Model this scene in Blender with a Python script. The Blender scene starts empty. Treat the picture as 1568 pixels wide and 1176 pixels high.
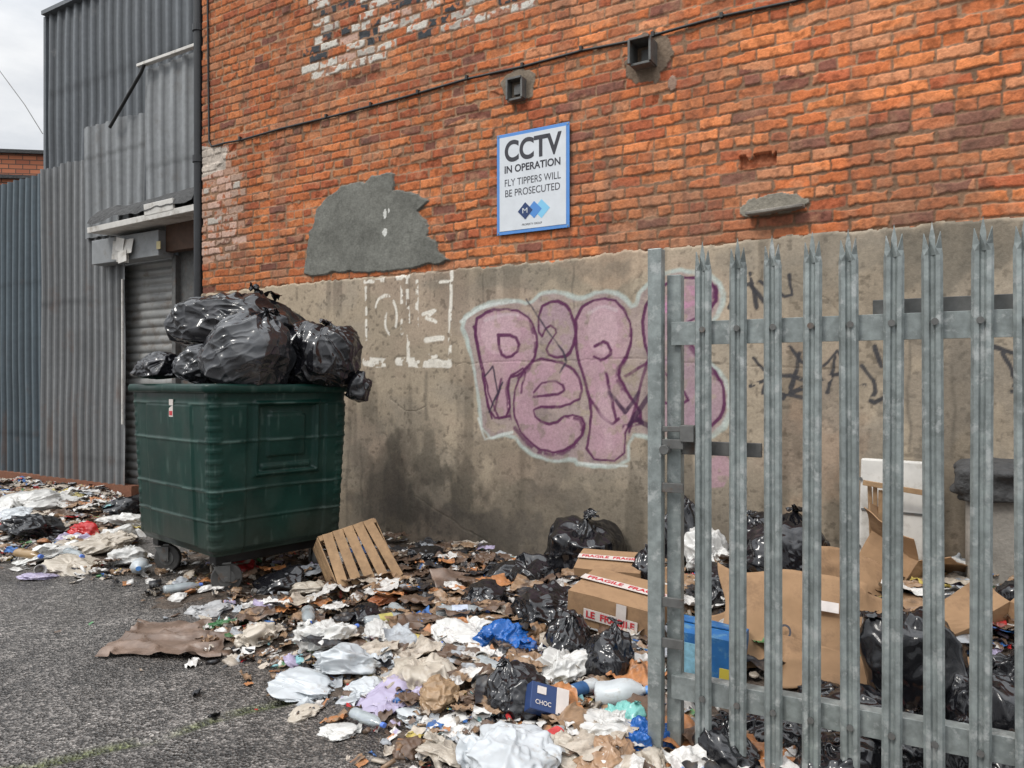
import bpy, bmesh, math, random
import numpy as np
from mathutils import Vector, Matrix, Euler
random.seed(5)
F=1150.0; EYE=1.4; HZ=587.0
scene=bpy.context.scene
# ------------------------------------------------------------------ helpers
def h2(ix,iy,seed=0):
    ix=ix.astype(np.int64).astype(np.uint32); iy=iy.astype(np.int64).astype(np.uint32)
    h=ix*np.uint32(374761393)+iy*np.uint32(668265263)+np.uint32((seed*974711+12345)&0xffffffff)
    h=(h^(h>>np.uint32(13)))*np.uint32(1274126177); h=h^(h>>np.uint32(16))
    h=h*np.uint32(2246822519); h=h^(h>>np.uint32(13))
    return (h&np.uint32(0xffff)).astype(np.float64)/65535.
def n2(x,y,seed=0):
    x=np.asarray(x,float); y=np.asarray(y,float)
    ix=np.floor(x); iy=np.floor(y); fx=x-ix; fy=y-iy
    fx=fx*fx*(3-2*fx); fy=fy*fy*(3-2*fy)
    a=h2(ix,iy,seed); b=h2(ix+1,iy,seed); c=h2(ix,iy+1,seed); d=h2(ix+1,iy+1,seed)
    return (a*(1-fx)+b*fx)*(1-fy)+(c*(1-fx)+d*fx)*fy
def fbm(x,y,o=4,seed=0):
    s=0;a=.5;t=0
    for i in range(o):
        s=s+a*n2(x*2**i,y*2**i,seed+i*17); t+=a; a*=.5
    return s/t
def n3(P,seed=0):
    z=P[:,2]; iz=np.floor(z); fz=z-iz; fz=fz*fz*(3-2*fz)
    ix=np.floor(P[:,0]); iy=np.floor(P[:,1]); fx=P[:,0]-ix; fy=P[:,1]-iy
    fx=fx*fx*(3-2*fx); fy=fy*fy*(3-2*fy)
    def lay(k):
        yy=iy+k*7919
        a=h2(ix,yy,seed); b=h2(ix+1,yy,seed); c=h2(ix,yy+1,seed); d=h2(ix+1,yy+1,seed)
        return (a*(1-fx)+b*fx)*(1-fy)+(c*(1-fx)+d*fx)*fy
    return lay(iz)*(1-fz)+lay(iz+1)*fz
def ss(x,a,b):
    t=np.clip((x-a)/(b-a),0,1); return t*t*(3-2*t)
def mesh_np(name,V,Q,mat=None,cols=None,smooth=True,parent=None,attr='Col'):
    V=np.asarray(V,np.float32); Q=np.asarray(Q,np.int32); m,k=Q.shape
    me=bpy.data.meshes.new(name)
    me.vertices.add(len(V)); me.vertices.foreach_set('co',V.ravel())
    me.loops.add(m*k); me.loops.foreach_set('vertex_index',Q.ravel())
    me.polygons.add(m); me.polygons.foreach_set('loop_start',np.arange(0,m*k,k,dtype=np.int32))
    me.update(calc_edges=True)
    if smooth: me.polygons.foreach_set('use_smooth',np.ones(m,dtype=bool))
    if cols is not None:
        ca=me.color_attributes.new(name=attr,type='FLOAT_COLOR',domain='POINT')
        c=np.ones((len(V),4),np.float32); c[:,:3]=np.clip(cols,0,1); ca.data.foreach_set('color',c.ravel())
    ob=bpy.data.objects.new(name,me); scene.collection.objects.link(ob)
    if mat: me.materials.append(mat)
    if parent: ob.parent=parent
    return ob
def gridq(nr,nc):
    i=np.arange(nr*nc).reshape(nr,nc)
    return np.stack([i[:-1,:-1].ravel(),i[:-1,1:].ravel(),i[1:,1:].ravel(),i[1:,:-1].ravel()],1)
def q2t(Q): return np.concatenate([Q[:,[0,1,2]],Q[:,[0,2,3]]])
class MB:
    def __init__(s): s.v=[]; s.f=[]; s.c=[]
    def add(s,V,Fc,col=(1,1,1)):
        o=len(s.v); s.v+= [tuple(p) for p in V]; s.f+=[tuple(int(i)+o for i in f) for f in Fc]; s.c+=[col]*len(V)
    def box(s,c,d,M=None,col=(1,1,1)):
        V=[]
        for z in(-1,1):
            for y in(-1,1):
                for x in(-1,1): V.append(Vector((c[0]+x*d[0]/2,c[1]+y*d[1]/2,c[2]+z*d[2]/2)))
        if M is not None: V=[M@v for v in V]
        s.add(V,[(0,2,3,1),(4,5,7,6),(0,1,5,4),(2,6,7,3),(0,4,6,2),(1,3,7,5)],col)
    def cyl(s,c,r,h,axis='z',n=20,r2=None,M=None,col=(1,1,1)):
        r2=r if r2 is None else r2; V=[]
        for k,(rr,hh) in enumerate(((r,-h/2),(r2,h/2))):
            for i in range(n):
                a=2*math.pi*i/n; p=(rr*math.cos(a),rr*math.sin(a),hh)
                if axis=='x': p=(p[2],p[0],p[1])
                if axis=='y': p=(p[0],p[2],p[1])
                V.append(Vector((p[0]+c[0],p[1]+c[1],p[2]+c[2])))
        if M is not None: V=[M@v for v in V]
        s.add(V,[(i,(i+1)%n,n+(i+1)%n,n+i) for i in range(n)]+[tuple(range(n))[::-1],tuple(range(n,2*n))],col)
    def lathe(s,prof,n=20,M=None,col=(1,1,1)):
        V=[]; Fc=[]
        for (r,z) in prof:
            for i in range(n):
                a=2*math.pi*i/n; V.append(Vector((r*math.cos(a),r*math.sin(a),z)))
        for k in range(len(prof)-1):
            for i in range(n): Fc.append((k*n+i,k*n+(i+1)%n,(k+1)*n+(i+1)%n,(k+1)*n+i))
        if M is not None: V=[M@v for v in V]
        s.add(V,Fc,col)
    def obj(s,name,mat,parent=None,bevel=0,smooth=False,solid=0):
        me=bpy.data.meshes.new(name); me.from_pydata([tuple(v) for v in s.v],[],s.f); me.update()
        bm=bmesh.new(); bm.from_mesh(me); bmesh.ops.recalc_face_normals(bm,faces=bm.faces); bm.to_mesh(me); bm.free()
        ca=me.color_attributes.new(name='Col',type='FLOAT_COLOR',domain='POINT')
        c=np.ones((len(s.v),4),np.float32); c[:,:3]=np.array(s.c); ca.data.foreach_set('color',c.ravel())
        if mat: me.materials.append(mat)
        ob=bpy.data.objects.new(name,me); scene.collection.objects.link(ob)
        if parent: ob.parent=parent
        if solid:
            m=ob.modifiers.new('s','SOLIDIFY'); m.thickness=solid
        if bevel:
            m=ob.modifiers.new('b','BEVEL'); m.width=bevel; m.segments=2; m.limit_method='ANGLE'
        if smooth:
            for p in me.polygons: p.use_smooth=True
        return ob
def empty(name,loc=(0,0,0),rz=0):
    e=bpy.data.objects.new(name,None); scene.collection.objects.link(e); e.location=loc; e.rotation_euler=(0,0,rz); return e
# ------------------------------------------------------------------ materials
def mat(name,color=(.5,.5,.5),attr=False,rough=.6,metal=0.,spec=.5,noise=(),bump=(),rvar=0,tint=None,translucent=0,transmission=0,speckle=None):
    m=bpy.data.materials.new(name); m.use_nodes=True; nt=m.node_tree; N=nt.nodes; L=nt.links
    b=N['Principled BSDF']; tc=N.new('ShaderNodeTexCoord')
    if attr:
        a=N.new('ShaderNodeAttribute'); a.attribute_name='Col'; col=a.outputs['Color']
    else:
        a=N.new('ShaderNodeRGB'); a.outputs[0].default_value=(*color,1); col=a.outputs[0]
    for (sc,am,det) in noise:
        n=N.new('ShaderNodeTexNoise'); n.inputs['Scale'].default_value=sc; n.inputs['Detail'].default_value=min(det,3); n.inputs['Roughness'].default_value=.65
        L.new(tc.outputs['Object'],n.inputs['Vector'])
        mr=N.new('ShaderNodeMapRange'); mr.inputs[1].default_value=.25; mr.inputs[2].default_value=.75; mr.inputs[3].default_value=1-am; mr.inputs[4].default_value=1+am
        L.new(n.outputs['Fac'],mr.inputs[0])
        v=N.new('ShaderNodeVectorMath'); v.operation='SCALE'; L.new(col,v.inputs[0]); L.new(mr.outputs[0],v.inputs['Scale']); col=v.outputs[0]
    if speckle:
        n=N.new('ShaderNodeTexVoronoi'); n.inputs['Scale'].default_value=speckle[0]; L.new(tc.outputs['Object'],n.inputs['Vector'])
        sp=N.new('ShaderNodeSeparateXYZ'); L.new(n.outputs['Color'],sp.inputs[0])
        pw_=N.new('ShaderNodeMath'); pw_.operation='POWER'; pw_.inputs[1].default_value=2.2; L.new(sp.outputs[0],pw_.inputs[0])
        mr=N.new('ShaderNodeMapRange'); mr.inputs[3].default_value=speckle[1]; mr.inputs[4].default_value=speckle[2]; L.new(pw_.outputs[0],mr.inputs[0])
        v=N.new('ShaderNodeVectorMath'); v.operation='SCALE'; L.new(col,v.inputs[0]); L.new(mr.outputs[0],v.inputs['Scale']); col=v.outputs[0]
    if tint:
        tcol,sc,lo,hi=tint
        n=N.new('ShaderNodeTexNoise'); n.inputs['Scale'].default_value=sc; n.inputs['Detail'].default_value=5; n.inputs['Roughness'].default_value=.7
        L.new(tc.outputs['Object'],n.inputs['Vector'])
        mr=N.new('ShaderNodeMapRange'); mr.inputs[1].default_value=lo; mr.inputs[2].default_value=hi
        L.new(n.outputs['Fac'],mr.inputs[0])
        mx=N.new('ShaderNodeMix'); mx.data_type='RGBA'; L.new(mr.outputs[0],mx.inputs[0]); L.new(col,mx.inputs[6]); mx.inputs[7].default_value=(*tcol,1); col=mx.outputs[2]
    L.new(col,b.inputs['Base Color'])
    b.inputs['Roughness'].default_value=rough; b.inputs['Metallic'].default_value=metal; b.inputs['Specular IOR Level'].default_value=spec
    b.inputs['Transmission Weight'].default_value=transmission
    if rvar:
        n=N.new('ShaderNodeTexNoise'); n.inputs['Scale'].default_value=6; n.inputs['Detail'].default_value=2
        L.new(tc.outputs['Object'],n.inputs['Vector'])
        mr=N.new('ShaderNodeMapRange'); mr.inputs[1].default_value=.3; mr.inputs[2].default_value=.7; mr.inputs[3].default_value=rough-rvar; mr.inputs[4].default_value=rough+rvar
        L.new(n.outputs['Fac'],mr.inputs[0]); L.new(mr.outputs[0],b.inputs['Roughness'])
    prev=None
    for (kind,sc,st,dist) in bump:
        if kind=='n':
            n=N.new('ShaderNodeTexNoise'); n.inputs['Scale'].default_value=sc; n.inputs['Detail'].default_value=2; o=n.outputs['Fac']
        else:
            n=N.new('ShaderNodeTexVoronoi'); n.inputs['Scale'].default_value=sc
            if kind=='e': n.feature='DISTANCE_TO_EDGE'
            o=n.outputs['Distance']
        L.new(tc.outputs['Object'],n.inputs['Vector'])
        bp=N.new('ShaderNodeBump'); bp.inputs['Strength'].default_value=st; bp.inputs['Distance'].default_value=dist
        L.new(o,bp.inputs['Height'])
        if prev: L.new(prev,bp.inputs['Normal'])
        prev=bp.outputs['Normal']
    if prev: L.new(prev,b.inputs['Normal'])
    if translucent:
        t=N.new('ShaderNodeBsdfTranslucent'); L.new(col,t.inputs['Color'])
        ms=N.new('ShaderNodeMixShader'); ms.inputs[0].default_value=translucent
        L.new(b.outputs[0],ms.inputs[1]); L.new(t.outputs[0],ms.inputs[2]); L.new(ms.outputs[0],N['Material Output'].inputs['Surface'])
    return m
M_brick=mat('brickwork',attr=True,rough=.88,spec=.25,noise=[(45,.24,3)],bump=[('n',70,.6,.006)])
M_render=mat('cement_render',attr=True,rough=.9,spec=.2,noise=[(60,.18,3)],bump=[('n',130,.5,.003)])
M_black=mat('black_polythene',(.008,.008,.010),rough=.17,spec=.65,rvar=.05,bump=[('n',9,.14,.012)])
M_black2=mat('grey_polythene',(.022,.023,.026),rough=.19,spec=.8,rvar=.05,bump=[('n',8,.14,.012)])
M_white=mat('white_polythene',attr=True,rough=.26,spec=.55,noise=[(9,.10,3)],tint=((.30,.24,.17),9,.58,.8),bump=[('n',22,.14,.006)],translucent=.12)
M_litter=mat('mixed_litter',attr=True,rough=.40,spec=.5,noise=[(25,.2,3)],tint=((.09,.065,.045),13,.50,.74))
M_mound=mat('trodden_refuse',attr=True,rough=.7,spec=.4,noise=[(50,.5,3)],bump=[('n',60,.9,.02)])
M_card=mat('cardboard',(.33,.205,.115),rough=.85,spec=.2,noise=[(5,.2,4)],tint=((.13,.08,.05),5,.50,.78),bump=[('n',10,.4,.012)])
M_cardwet=mat('wet_cardboard',(.145,.098,.072),rough=.42,noise=[(7,.35,4)],tint=((.24,.17,.13),6,.48,.66),bump=[('n',14,.4,.015)])
M_tape=mat('white_tape',(.62,.56,.52),rough=.4,noise=[(20,.12,3)])
M_red=mat('red_print',(.50,.03,.04),rough=.5)
M_ink=mat('dark_ink',(.03,.03,.04),rough=.6)
M_galv=mat('galvanised_steel',(.235,.262,.255),rough=.5,metal=.3,rvar=.12,noise=[(30,.30,4),(5,.28,4)],tint=((.40,.42,.41),16,.54,.66),bump=[('n',90,.15,.002)])
M_galvd=mat('weathered_steel',(.12,.12,.115),rough=.6,metal=.3,noise=[(20,.3,4)],tint=((.14,.07,.035),9,.55,.75))
M_green=mat('green_bin_plastic',attr=True,rough=.40,spec=.28,noise=[(3,.3,4),(40,.14,4)],tint=((.028,.055,.046),18,.60,.86),rvar=.1)
M_rubber=mat('castor_rubber',(.06,.058,.055),rough=.7,noise=[(25,.3,4)])
M_dark=mat('black_paint',(.016,.017,.019),rough=.45,noise=[(12,.3,4)])
M_cable=mat('black_cable',(.012,.012,.012),rough=.5)
def corr_mat(name,c,t):
    return mat(name,c,attr=True,rough=.55,metal=.1,noise=[(14,.14,4)],tint=t)
CA=(.092,.120,.138);CB=(.175,.180,.182);CC=(.225,.235,.24);CD=(.125,.137,.148)
M_cA=corr_mat('corrugated_blue_grey',CA,((.14,.11,.10),2.2,.6,.85))
M_cB=corr_mat('corrugated_grey',CB,((.13,.08,.06),2.0,.56,.85))
M_cC=corr_mat('corrugated_light_grey',CC,((.12,.11,.10),3.0,.55,.85))
M_cD=corr_mat('corrugated_dark_grey',CD,((.2,.2,.2),3.0,.6,.85))
M_box=mat('painted_steel_box',(.24,.25,.255),rough=.6,noise=[(5,.2,4)],tint=((.12,.10,.08),5,.55,.8))
M_shut=mat('shutter_metal',(.25,.25,.24),rough=.5,metal=.15,noise=[(3,.2,4)],tint=((.11,.075,.05),5,.52,.8))
M_whitepaint=mat('dirty_white_paint',(.60,.58,.54),rough=.6,noise=[(7,.15,4)],tint=((.22,.18,.13),6,.5,.8))
M_felt=mat('roofing_felt',(.05,.05,.05),rough=.85,noise=[(20,.4,4)],bump=[('n',30,.8,.02)])
M_wood=mat('weathered_wood',(.34,.215,.115),rough=.8,noise=[(30,.2,4),(4,.3,4)],bump=[('n',60,.4,.003)])
M_conc=mat('concrete',(.25,.23,.20),rough=.9,noise=[(6,.25,4),(50,.15,4)],tint=((.09,.08,.07),4,.5,.75),bump=[('n',50,.6,.006)])
M_signw=mat('sign_white',(.64,.67,.70),rough=.35,noise=[(9,.06,4)])
M_signb=mat('sign_blue',(.09,.26,.62),rough=.35,noise=[(9,.06,4)])
M_navy=mat('navy_ink',(.015,.04,.13),rough=.45)
M_cyan=mat('cyan_ink',(.22,.55,.78),rough=.4)
M_blue2=mat('blue_ink',(.08,.25,.6),rough=.4)
M_clear=mat('clear_plastic',(.55,.6,.62),rough=.12,transmission=.5,noise=[(20,.1,3)])
# ------------------------------------------------------------------ frames
P0=np.array([-3.29,7.99]); ang=math.atan2(-.511,.859)
D=np.array([math.cos(ang),math.sin(ang)]); Nn=np.array([math.sin(ang),-math.cos(ang)])
def wall_uz(px,py,w=0.):
    t=(px-784)/F; P=P0+w*Nn
    u=(t*P[1]-P[0])/(D[0]-t*D[1]); s=P[1]+u*D[1]
    return u,EYE-(py-HZ)/F*s
def poly(pts,w=0.): return np.array([wall_uz(a,b,w) for a,b in pts])
def inpoly(U,Z,P):
    r=np.zeros(U.shape,bool); n=len(P); j=n-1
    for i in range(n):
        xi,yi=P[i]; xj,yj=P[j]
        if yi!=yj:
            c=((yi>Z)!=(yj>Z))&(U<(xj-xi)*(Z-yi)/(yj-yi)+xi); r^=c
        j=i
    return r
def dpoly(U,Z,P,closed=False):
    d=np.full(U.shape,9.); n=len(P)
    for i in range(n if closed else n-1):
        a=P[i]; b=P[(i+1)%n]; ab=b-a; L=max(ab@ab,1e-9)
        t=np.clip(((U-a[0])*ab[0]+(Z-a[1])*ab[1])/L,0,1)
        d=np.minimum(d,np.hypot(U-a[0]-t*ab[0],Z-a[1]-t*ab[1]))
    return d
def smoothpts(P,it=2,closed=False):
    P=np.array(P,float)
    for _ in range(it):
        Q=[] if closed else [P[0]]
        n=len(P)
        for i in range(n if closed else n-1):
            a=P[i]; b=P[(i+1)%n]; Q+= [a*.75+b*.25,a*.25+b*.75]
        if not closed: Q.append(P[-1])
        P=np.array(Q)
    return P
A=np.array
bld=empty('brick_building',(P0[0],P0[1],0),ang)
# ---- brick heightfield
UM=8.6
us=np.arange(0,UM,.0064); zs=np.arange(2.28,5.8,.0066)
U,Z=np.meshgrid(us,zs)
cH=.0805
wv=.018*(n2(U*.7,Z*.6,3)-.5)+.010*(n2(U*4,Z*4,4)-.5)
uw=U+.006*(n2(U*30,Z*30,5)-.5)+.010*(n2(U*7,Z*7,15)-.5); Zc=Z+wv+.005*(n2(U*35,Z*35,6)-.5)
k=np.floor((Zc-2.36)/cH); fz=(Zc-2.36)/cH-k
hdr=(np.mod(k,5)==3); bl=np.where(hdr,.1175,.235)
off=np.mod(k,2)*bl/2+h2(k,k*0,9)*.07
ub=(uw+off)/bl; ib=np.floor(ub); fu=ub-ib
du=np.minimum(fu,1-fu)*bl; dz=np.minimum(fz,1-fz)*cH
r1=h2(ib,k,1); r2=h2(ib,k,2); r3=h2(ib,k,3)
wear=fbm(U*14,Z*14,3,21)
d=np.minimum(du,dz)-.0035-.016*np.clip(wear-.50,0,1)*2.5-.005*(n2(U*70,Z*70,8)-.4)
bm_=ss(d,-.002,.006)
sp=(r3>.93)|((r3>.75)&(n2(U*.9,Z*.9,31)>.62))
H=bm_*(.009+.007*(r2-.5))+.004*(fbm(U*40,Z*40,2,12)-.5)
H=H-sp*bm_*(.004+.014*fbm(U*18,Z*18,3,14))
pal=[A([.50,.150,.055]),A([.58,.195,.072]),A([.39,.108,.048]),A([.22,.085,.058]),A([.52,.215,.105])]
dk=ss(fbm(U*.8,Z*1.2,3,39),.45,.62)
idx=np.select([r1<.38,r1<.66,r1<.82,r1<.85+.09*dk],[0,1,2,3],4)
base=np.array(pal)[idx]
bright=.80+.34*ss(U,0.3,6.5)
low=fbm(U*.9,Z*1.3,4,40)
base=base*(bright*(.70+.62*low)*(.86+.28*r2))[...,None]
spot=ss(fbm(U*25,Z*25,4,41),.52,.72)
base=base*(1-.38*spot)[...,None]
lt=ss(fbm(U*9,Z*9,4,43),.58,.75)*.35
base=base*(1-lt)[...,None]+A([.52,.28,.16])*lt[...,None]
gr=ss(fbm(U*1.6,Z*2.4,4,47),.50,.72)
base=base*(1-.42*gr)[...,None]+A([.19,.12,.085])*(.42*gr)[...,None]
strk=ss(fbm(U*6,Z*.7,4,48),.55,.72)*.35
base=base*(1-strk)[...,None]+A([.15,.09,.07])*strk[...,None]
mort=A([.32,.195,.12])*(.45+.9*fbm(U*5,Z*5,4,44))[...,None]
dkm=ss(fbm(U*1.5,Z*1.5,3,45),.42,.62)[...,None]
mort=mort*(1-.5*dkm)+A([.12,.07,.045])*.5*dkm
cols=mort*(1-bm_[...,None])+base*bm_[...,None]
wU=U+.03*(fbm(U*9,Z*9,3,50)-.5)*2; wZ=Z+.03*(fbm(U*9,Z*9,3,51)-.5)*2
def brickpaint(P,palette,seed,flake=.55):
    global cols
    P=poly(P); cu=(ib+.5)*bl-off; cz=(k+.5)*cH+2.36
    m=inpoly(cu,cz,P)
    rr=h2(ib,k,seed); q=np.array(palette); ii=np.minimum((rr*len(q)).astype(int),len(q)-1)
    c=q[ii]; valid=(c[...,0]>=0)&m
    fl=ss(fbm(U*20,Z*20,4,seed+5)+.25*(fbm(U*2,Z*2,2,seed+6)-.5),flake-.06,flake+.05)
    a=(bm_*valid*(1-fl*.9))[...,None]
    cols=cols*(1-a)+c*a
Wt=[.56,.53,.47];Wd=[.42,.38,.33];Bk=[.05,.055,.06];No=[-1,-1,-1];Or=[.5,.22,.13];Pn=[.5,.33,.26]
brickpaint([(475,120),(475,-60),(820,-60),(800,15),(690,42),(560,95)],[Wt,Bk,Wt,Wt,No,Wd,No,Wt,Bk,Wt,Pn],60,.57)
brickpaint([(300,225),(352,222),(372,262),(372,385),(300,405)],[Wd,Pn,[.40,.24,.17],[.37,.25,.19],Pn],61,.62)
lim=inpoly(wU,wZ,poly([(300,222),(348,225),(345,258),(330,262),(318,270),(300,275)]))
cols=np.where(lim[...,None],A([.46,.40,.34])*(.6+.8*fbm(U*9,Z*9,3,52))[...,None],cols)
Pc=poly([(468,420),(474,360),(488,318),(505,298),(528,283),(560,277),(572,266),(606,265),(604,290),(640,296),(658,310),(640,322),(660,345),(655,362),(672,368),(676,388),(694,398),(640,410),(560,417)])
cm=inpoly(wU,wZ,Pc); dd=dpoly(wU,wZ,Pc,True); cmf=np.where(cm,ss(dd,0,.012),0)
H=H*(1-cmf)+cmf*(.014+.016*fbm(U*6,Z*6,4,70)+.006*fbm(U*30,Z*12,3,72))
cols=np.where(cm[...,None],A([.15,.15,.132])*(.50+.6*fbm(U*4,Z*4,5,71)+.4*fbm(U*22,Z*22,3,69))[...,None],cols)
for (a,b,rx,ry) in [(592,328,.018,.05),(592,355,.03,.035),(598,322,.012,.02)]:
    q=wall_uz(a,b); m=((U-q[0])/rx)**2+((Z-q[1])/ry)**2+1.2*(fbm(U*40,Z*40,2,73)-.5)<1
    cols=np.where(m[...,None],A([.6,.6,.56]),cols)
for (a,b,rx,ry,c) in [(795,130,.15,.13,[.20,.16,.12]),(992,88,.17,.19,[.19,.14,.10]),(1180,314,.20,.07,[.24,.22,.18]),(1030,128,.03,.05,[.3,.2,.15])]:
    q=wall_uz(a,b); m=((U-q[0])/rx)**2+((Z-q[1])/ry)**2+1.6*(fbm(U*12,Z*12,3,74)-.5)<1
    H=np.where(m,.012+.008*fbm(U*20,Z*20,3,75),H)
    cols=np.where(m[...,None],A(c)*(.7+.6*fbm(U*9,Z*9,3,76))[...,None],cols)
q=wall_uz(1160,245); m=(abs(U-q[0])<.12)&(abs(Z-q[1])<.045)&(fbm(U*20,Z*20,2,77)>.3)
H=np.where(m,-.045+.02*fbm(U*30,Z*30,3,78),H); cols=np.where(m[...,None],A([.33,.12,.06])*(.6+.8*fbm(U*30,Z*30,3,79))[...,None],cols)
V=np.stack([U.ravel(),-H.ravel(),Z.ravel()],1)
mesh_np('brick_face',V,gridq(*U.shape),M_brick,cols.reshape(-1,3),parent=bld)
# ---- render heightfield
us=np.arange(0,UM,.0075); zs=np.arange(-.1,2.47,.0075)
U,Z=np.meshgrid(us,zs)
wU=U+.02*(fbm(U*8,Z*8,3,80)-.5)*2; wZ=Z+.02*(fbm(U*8,Z*8,3,81)-.5)*2
edge=2.365+.03*(fbm(U*3,U*0,4,82)-.5)*2+.02*(n2(U*25,U*0,83)-.5)
H=.024+.012*(fbm(U*1.5,Z*1.5,4,84)-.5)+.006*(fbm(U*9,Z*9,3,85)-.5)
H=np.where(Z>edge,-.03,H-.012*ss(Z-edge,-.02,0))
lowm=fbm(U*.9,Z*1.1,5,90); mid=fbm(U*3.5,Z*3.5,5,91); mid2=fbm(U*2.,Z*2.6,5,94)
C=A([.345,.285,.212])*(.52+.50*lowm+.36*mid+.28*mid2)[...,None]
wr=ss(U,3.2,1.2)[...,None]; C=C*(1-.35*wr)+A([.43,.34,.24])*.35*wr
gy=ss(mid2,.5,.68)[...,None]*.32; C=C*(1-gy)+A([.23,.21,.18])*gy
pn=ss(fbm(U*1.3,Z*2,4,95),.52,.7)[...,None]*.4; C=C*(1-pn)+A([.42,.31,.24])*pn
pit_=ss(fbm(U*28,Z*28,3,96),.62,.75)*.35; C=C*(1-pit_)[...,None]; H=H-.003*pit_
g=ss(Z+.9*(fbm(U*1.2,Z*1.2,4,92)-.5)*2,1.3,.1); C=C*(1-.55*g)[...,None]+A([.11,.095,.075])*(.38*g)[...,None]
st=ss(fbm(U*7,Z*.8,3,93),.53,.70)*ss(Z,2.4,1.0); C=C*(1-.38*st)[...,None]
st2=ss(fbm(U*9,Z*.9,3,97),.55,.72)*ss(Z,1.7,2.35); C=C*(1-.35*st2)[...,None]
def blob(a,b,rx,ry,str_,col,seed):
    global C
    q=wall_uz(a,b); r=np.sqrt(((U-q[0])/rx)**2+((Z-q[1])/ry)**2)+1.3*(fbm(U*5,Z*4,5,seed)-.5)*2
    m=ss(r,1.05,.6)*str_; C=C*(1-m)[...,None]+A(col)*m[...,None]
blob(655,735,.55,.33,.72,[.085,.075,.06],101); blob(590,715,.35,.25,.5,[.12,.10,.08],107);blob(790,780,.55,.25,.65,[.11,.095,.075],102)
blob(845,720,.35,.25,.55,[.13,.11,.09],103); blob(600,760,.45,.2,.6,[.10,.085,.07],104); blob(760,690,.6,.25,.45,[.16,.13,.10],105)
blob(650,665,.2,.35,.4,[.2,.17,.13],106); blob(700,800,.8,.2,.5,[.085,.075,.065],114); blob(550,690,.3,.5,.4,[.17,.15,.12],115)
blob(1250,400,.9,.22,.4,[.2,.18,.145],108); blob(1480,380,.8,.22,.65,[.14,.125,.10],109); blob(925,405,.35,.14,.45,[.48,.35,.25],110)
blob(1450,620,.7,.4,.45,[.17,.15,.125],111); blob(1240,740,.3,.4,.35,[.36,.25,.17],112); blob(820,420,.8,.1,.45,[.17,.15,.12],116); blob(930,760,.4,.4,.4,[.16,.14,.11],117)
for (a,y0,y1,w_) in [(535,690,800,.02),(556,680,790,.015),(570,700,810,.03),(590,720,800,.02),(612,690,805,.015),(630,735,815,.03),(655,570,640,.02),(1392,500,690,.01),(1460,560,700,.012),(742,420,520,.012),(880,410,470,.01),(1005,400,470,.012)]:
    q0=wall_uz(a,y0); q1=wall_uz(a,y1); dd=dpoly(U+.03*(n2(U*8,Z*8,113)-.5),Z,[A(q0),A(q1)])
    m=ss(dd,w_*1.6,0)*.55*(.4+.8*mid); C=C*(1-m)[...,None]+A([.09,.08,.065])*m[...,None]
for pts in [[(700,556),(860,552),(1000,548),(1100,556),(1300,565)],[(1180,420),(1260,445),(1300,500)],[(600,610),(630,632),(655,622)],[(640,760),(700,800),(760,835)]]:
    P=smoothpts(poly(pts),2); dd=dpoly(wU,wZ,P); m=ss(dd,.005,.001)*.45*ss(mid,.4,.55); C=C*(1-m)[...,None]; H=H-.004*ss(dd,.008,0)
wearn=fbm(U*16,Z*16,4,120)
def stroke(pts,w,col,op=.9,worn=.0,sm=0,closed=False,soft=.006,sd=0,var=1.):
    global C
    P=poly(pts); P=smoothpts(P,sm,closed) if sm else P
    lo=P.min(0)-.15; hi=P.max(0)+.15
    i0,i1=np.searchsorted(zs,[lo[1],hi[1]]); j0,j1=np.searchsorted(us,[lo[0],hi[0]])
    s=(slice(i0,i1),slice(j0,j1))
    dd=dpoly(U[s]+.010*(n2(U[s]*18,Z[s]*18,121)-.5),Z[s]+.010*(n2(U[s]*18,Z[s]*18,122)-.5),P,closed)
    ww=w*(1+.8*(n2(U[s]*5,Z[s]*5,123)-.5))
    m=ss(dd,ww+soft,np.maximum(ww-soft,0))*op
    if worn: m=m*ss(wearn[s],worn-.03,worn+.03)
    m=m*(.58+.6*mid[s])*(.72+.5*wearn[s])*(1-.35*ss(wearn[s],.56,.66))
    m=np.clip(m,0,.95)
    C[s]=C[s]*(1-m)[...,None]+A(col)*m[...,None]
def fill(pts,col,op=.5,sm=1,seed=130,var=.5,grow=0):
    global C
    P=smoothpts(poly(pts),sm,True); lo=P.min(0)-.1; hi=P.max(0)+.1
    i0,i1=np.searchsorted(zs,[lo[1],hi[1]]); j0,j1=np.searchsorted(us,[lo[0],hi[0]])
    s=(slice(i0,i1),slice(j0,j1))
    m=inpoly(U[s],Z[s],P).astype(float); dd=dpoly(U[s],Z[s],P,True)
    m=np.where(m>0,1,ss(dd,.012+grow,grow))*op*(1-var+var*2*fbm(U[s]*6,Z[s]*6,4,seed))*(1-.6*ss(wearn[s],.54,.66)); m=np.clip(m,0,1)
    C[s]=C[s]*(1-m)[...,None]+A(col)*m[...,None]
Wp=[.74,.70,.62]
for pts,w,wo in [([(562,431),(590,428),(628,423)],.022,.44),([(694,417),(692,470),(691,556)],.014,.40),([(563,440),(564,520)],.014,.5),
    ([(563,553),(595,555)],.032,.42),([(612,553),(690,557)],.030,.40),([(626,424),(628,500),(628,556)],.013,.5),([(641,430),(641,515)],.014,.48),
    ([(655,520),(680,517)],.02,.4),([(650,480),(668,474),(655,486),(670,492)],.012,.36),([(655,545),(670,545)],.014,.4),([(655,435),(690,430)],.012,.52),
    ([(618,430),(618,510)],.012,.54)]:
    stroke(pts,w,Wp,1.4,wo)
stroke([(578,470),(582,455),(598,450),(610,470),(610,500),(600,515),(592,500),(594,480)],.012,Wp,1.4,.44,2)
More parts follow.
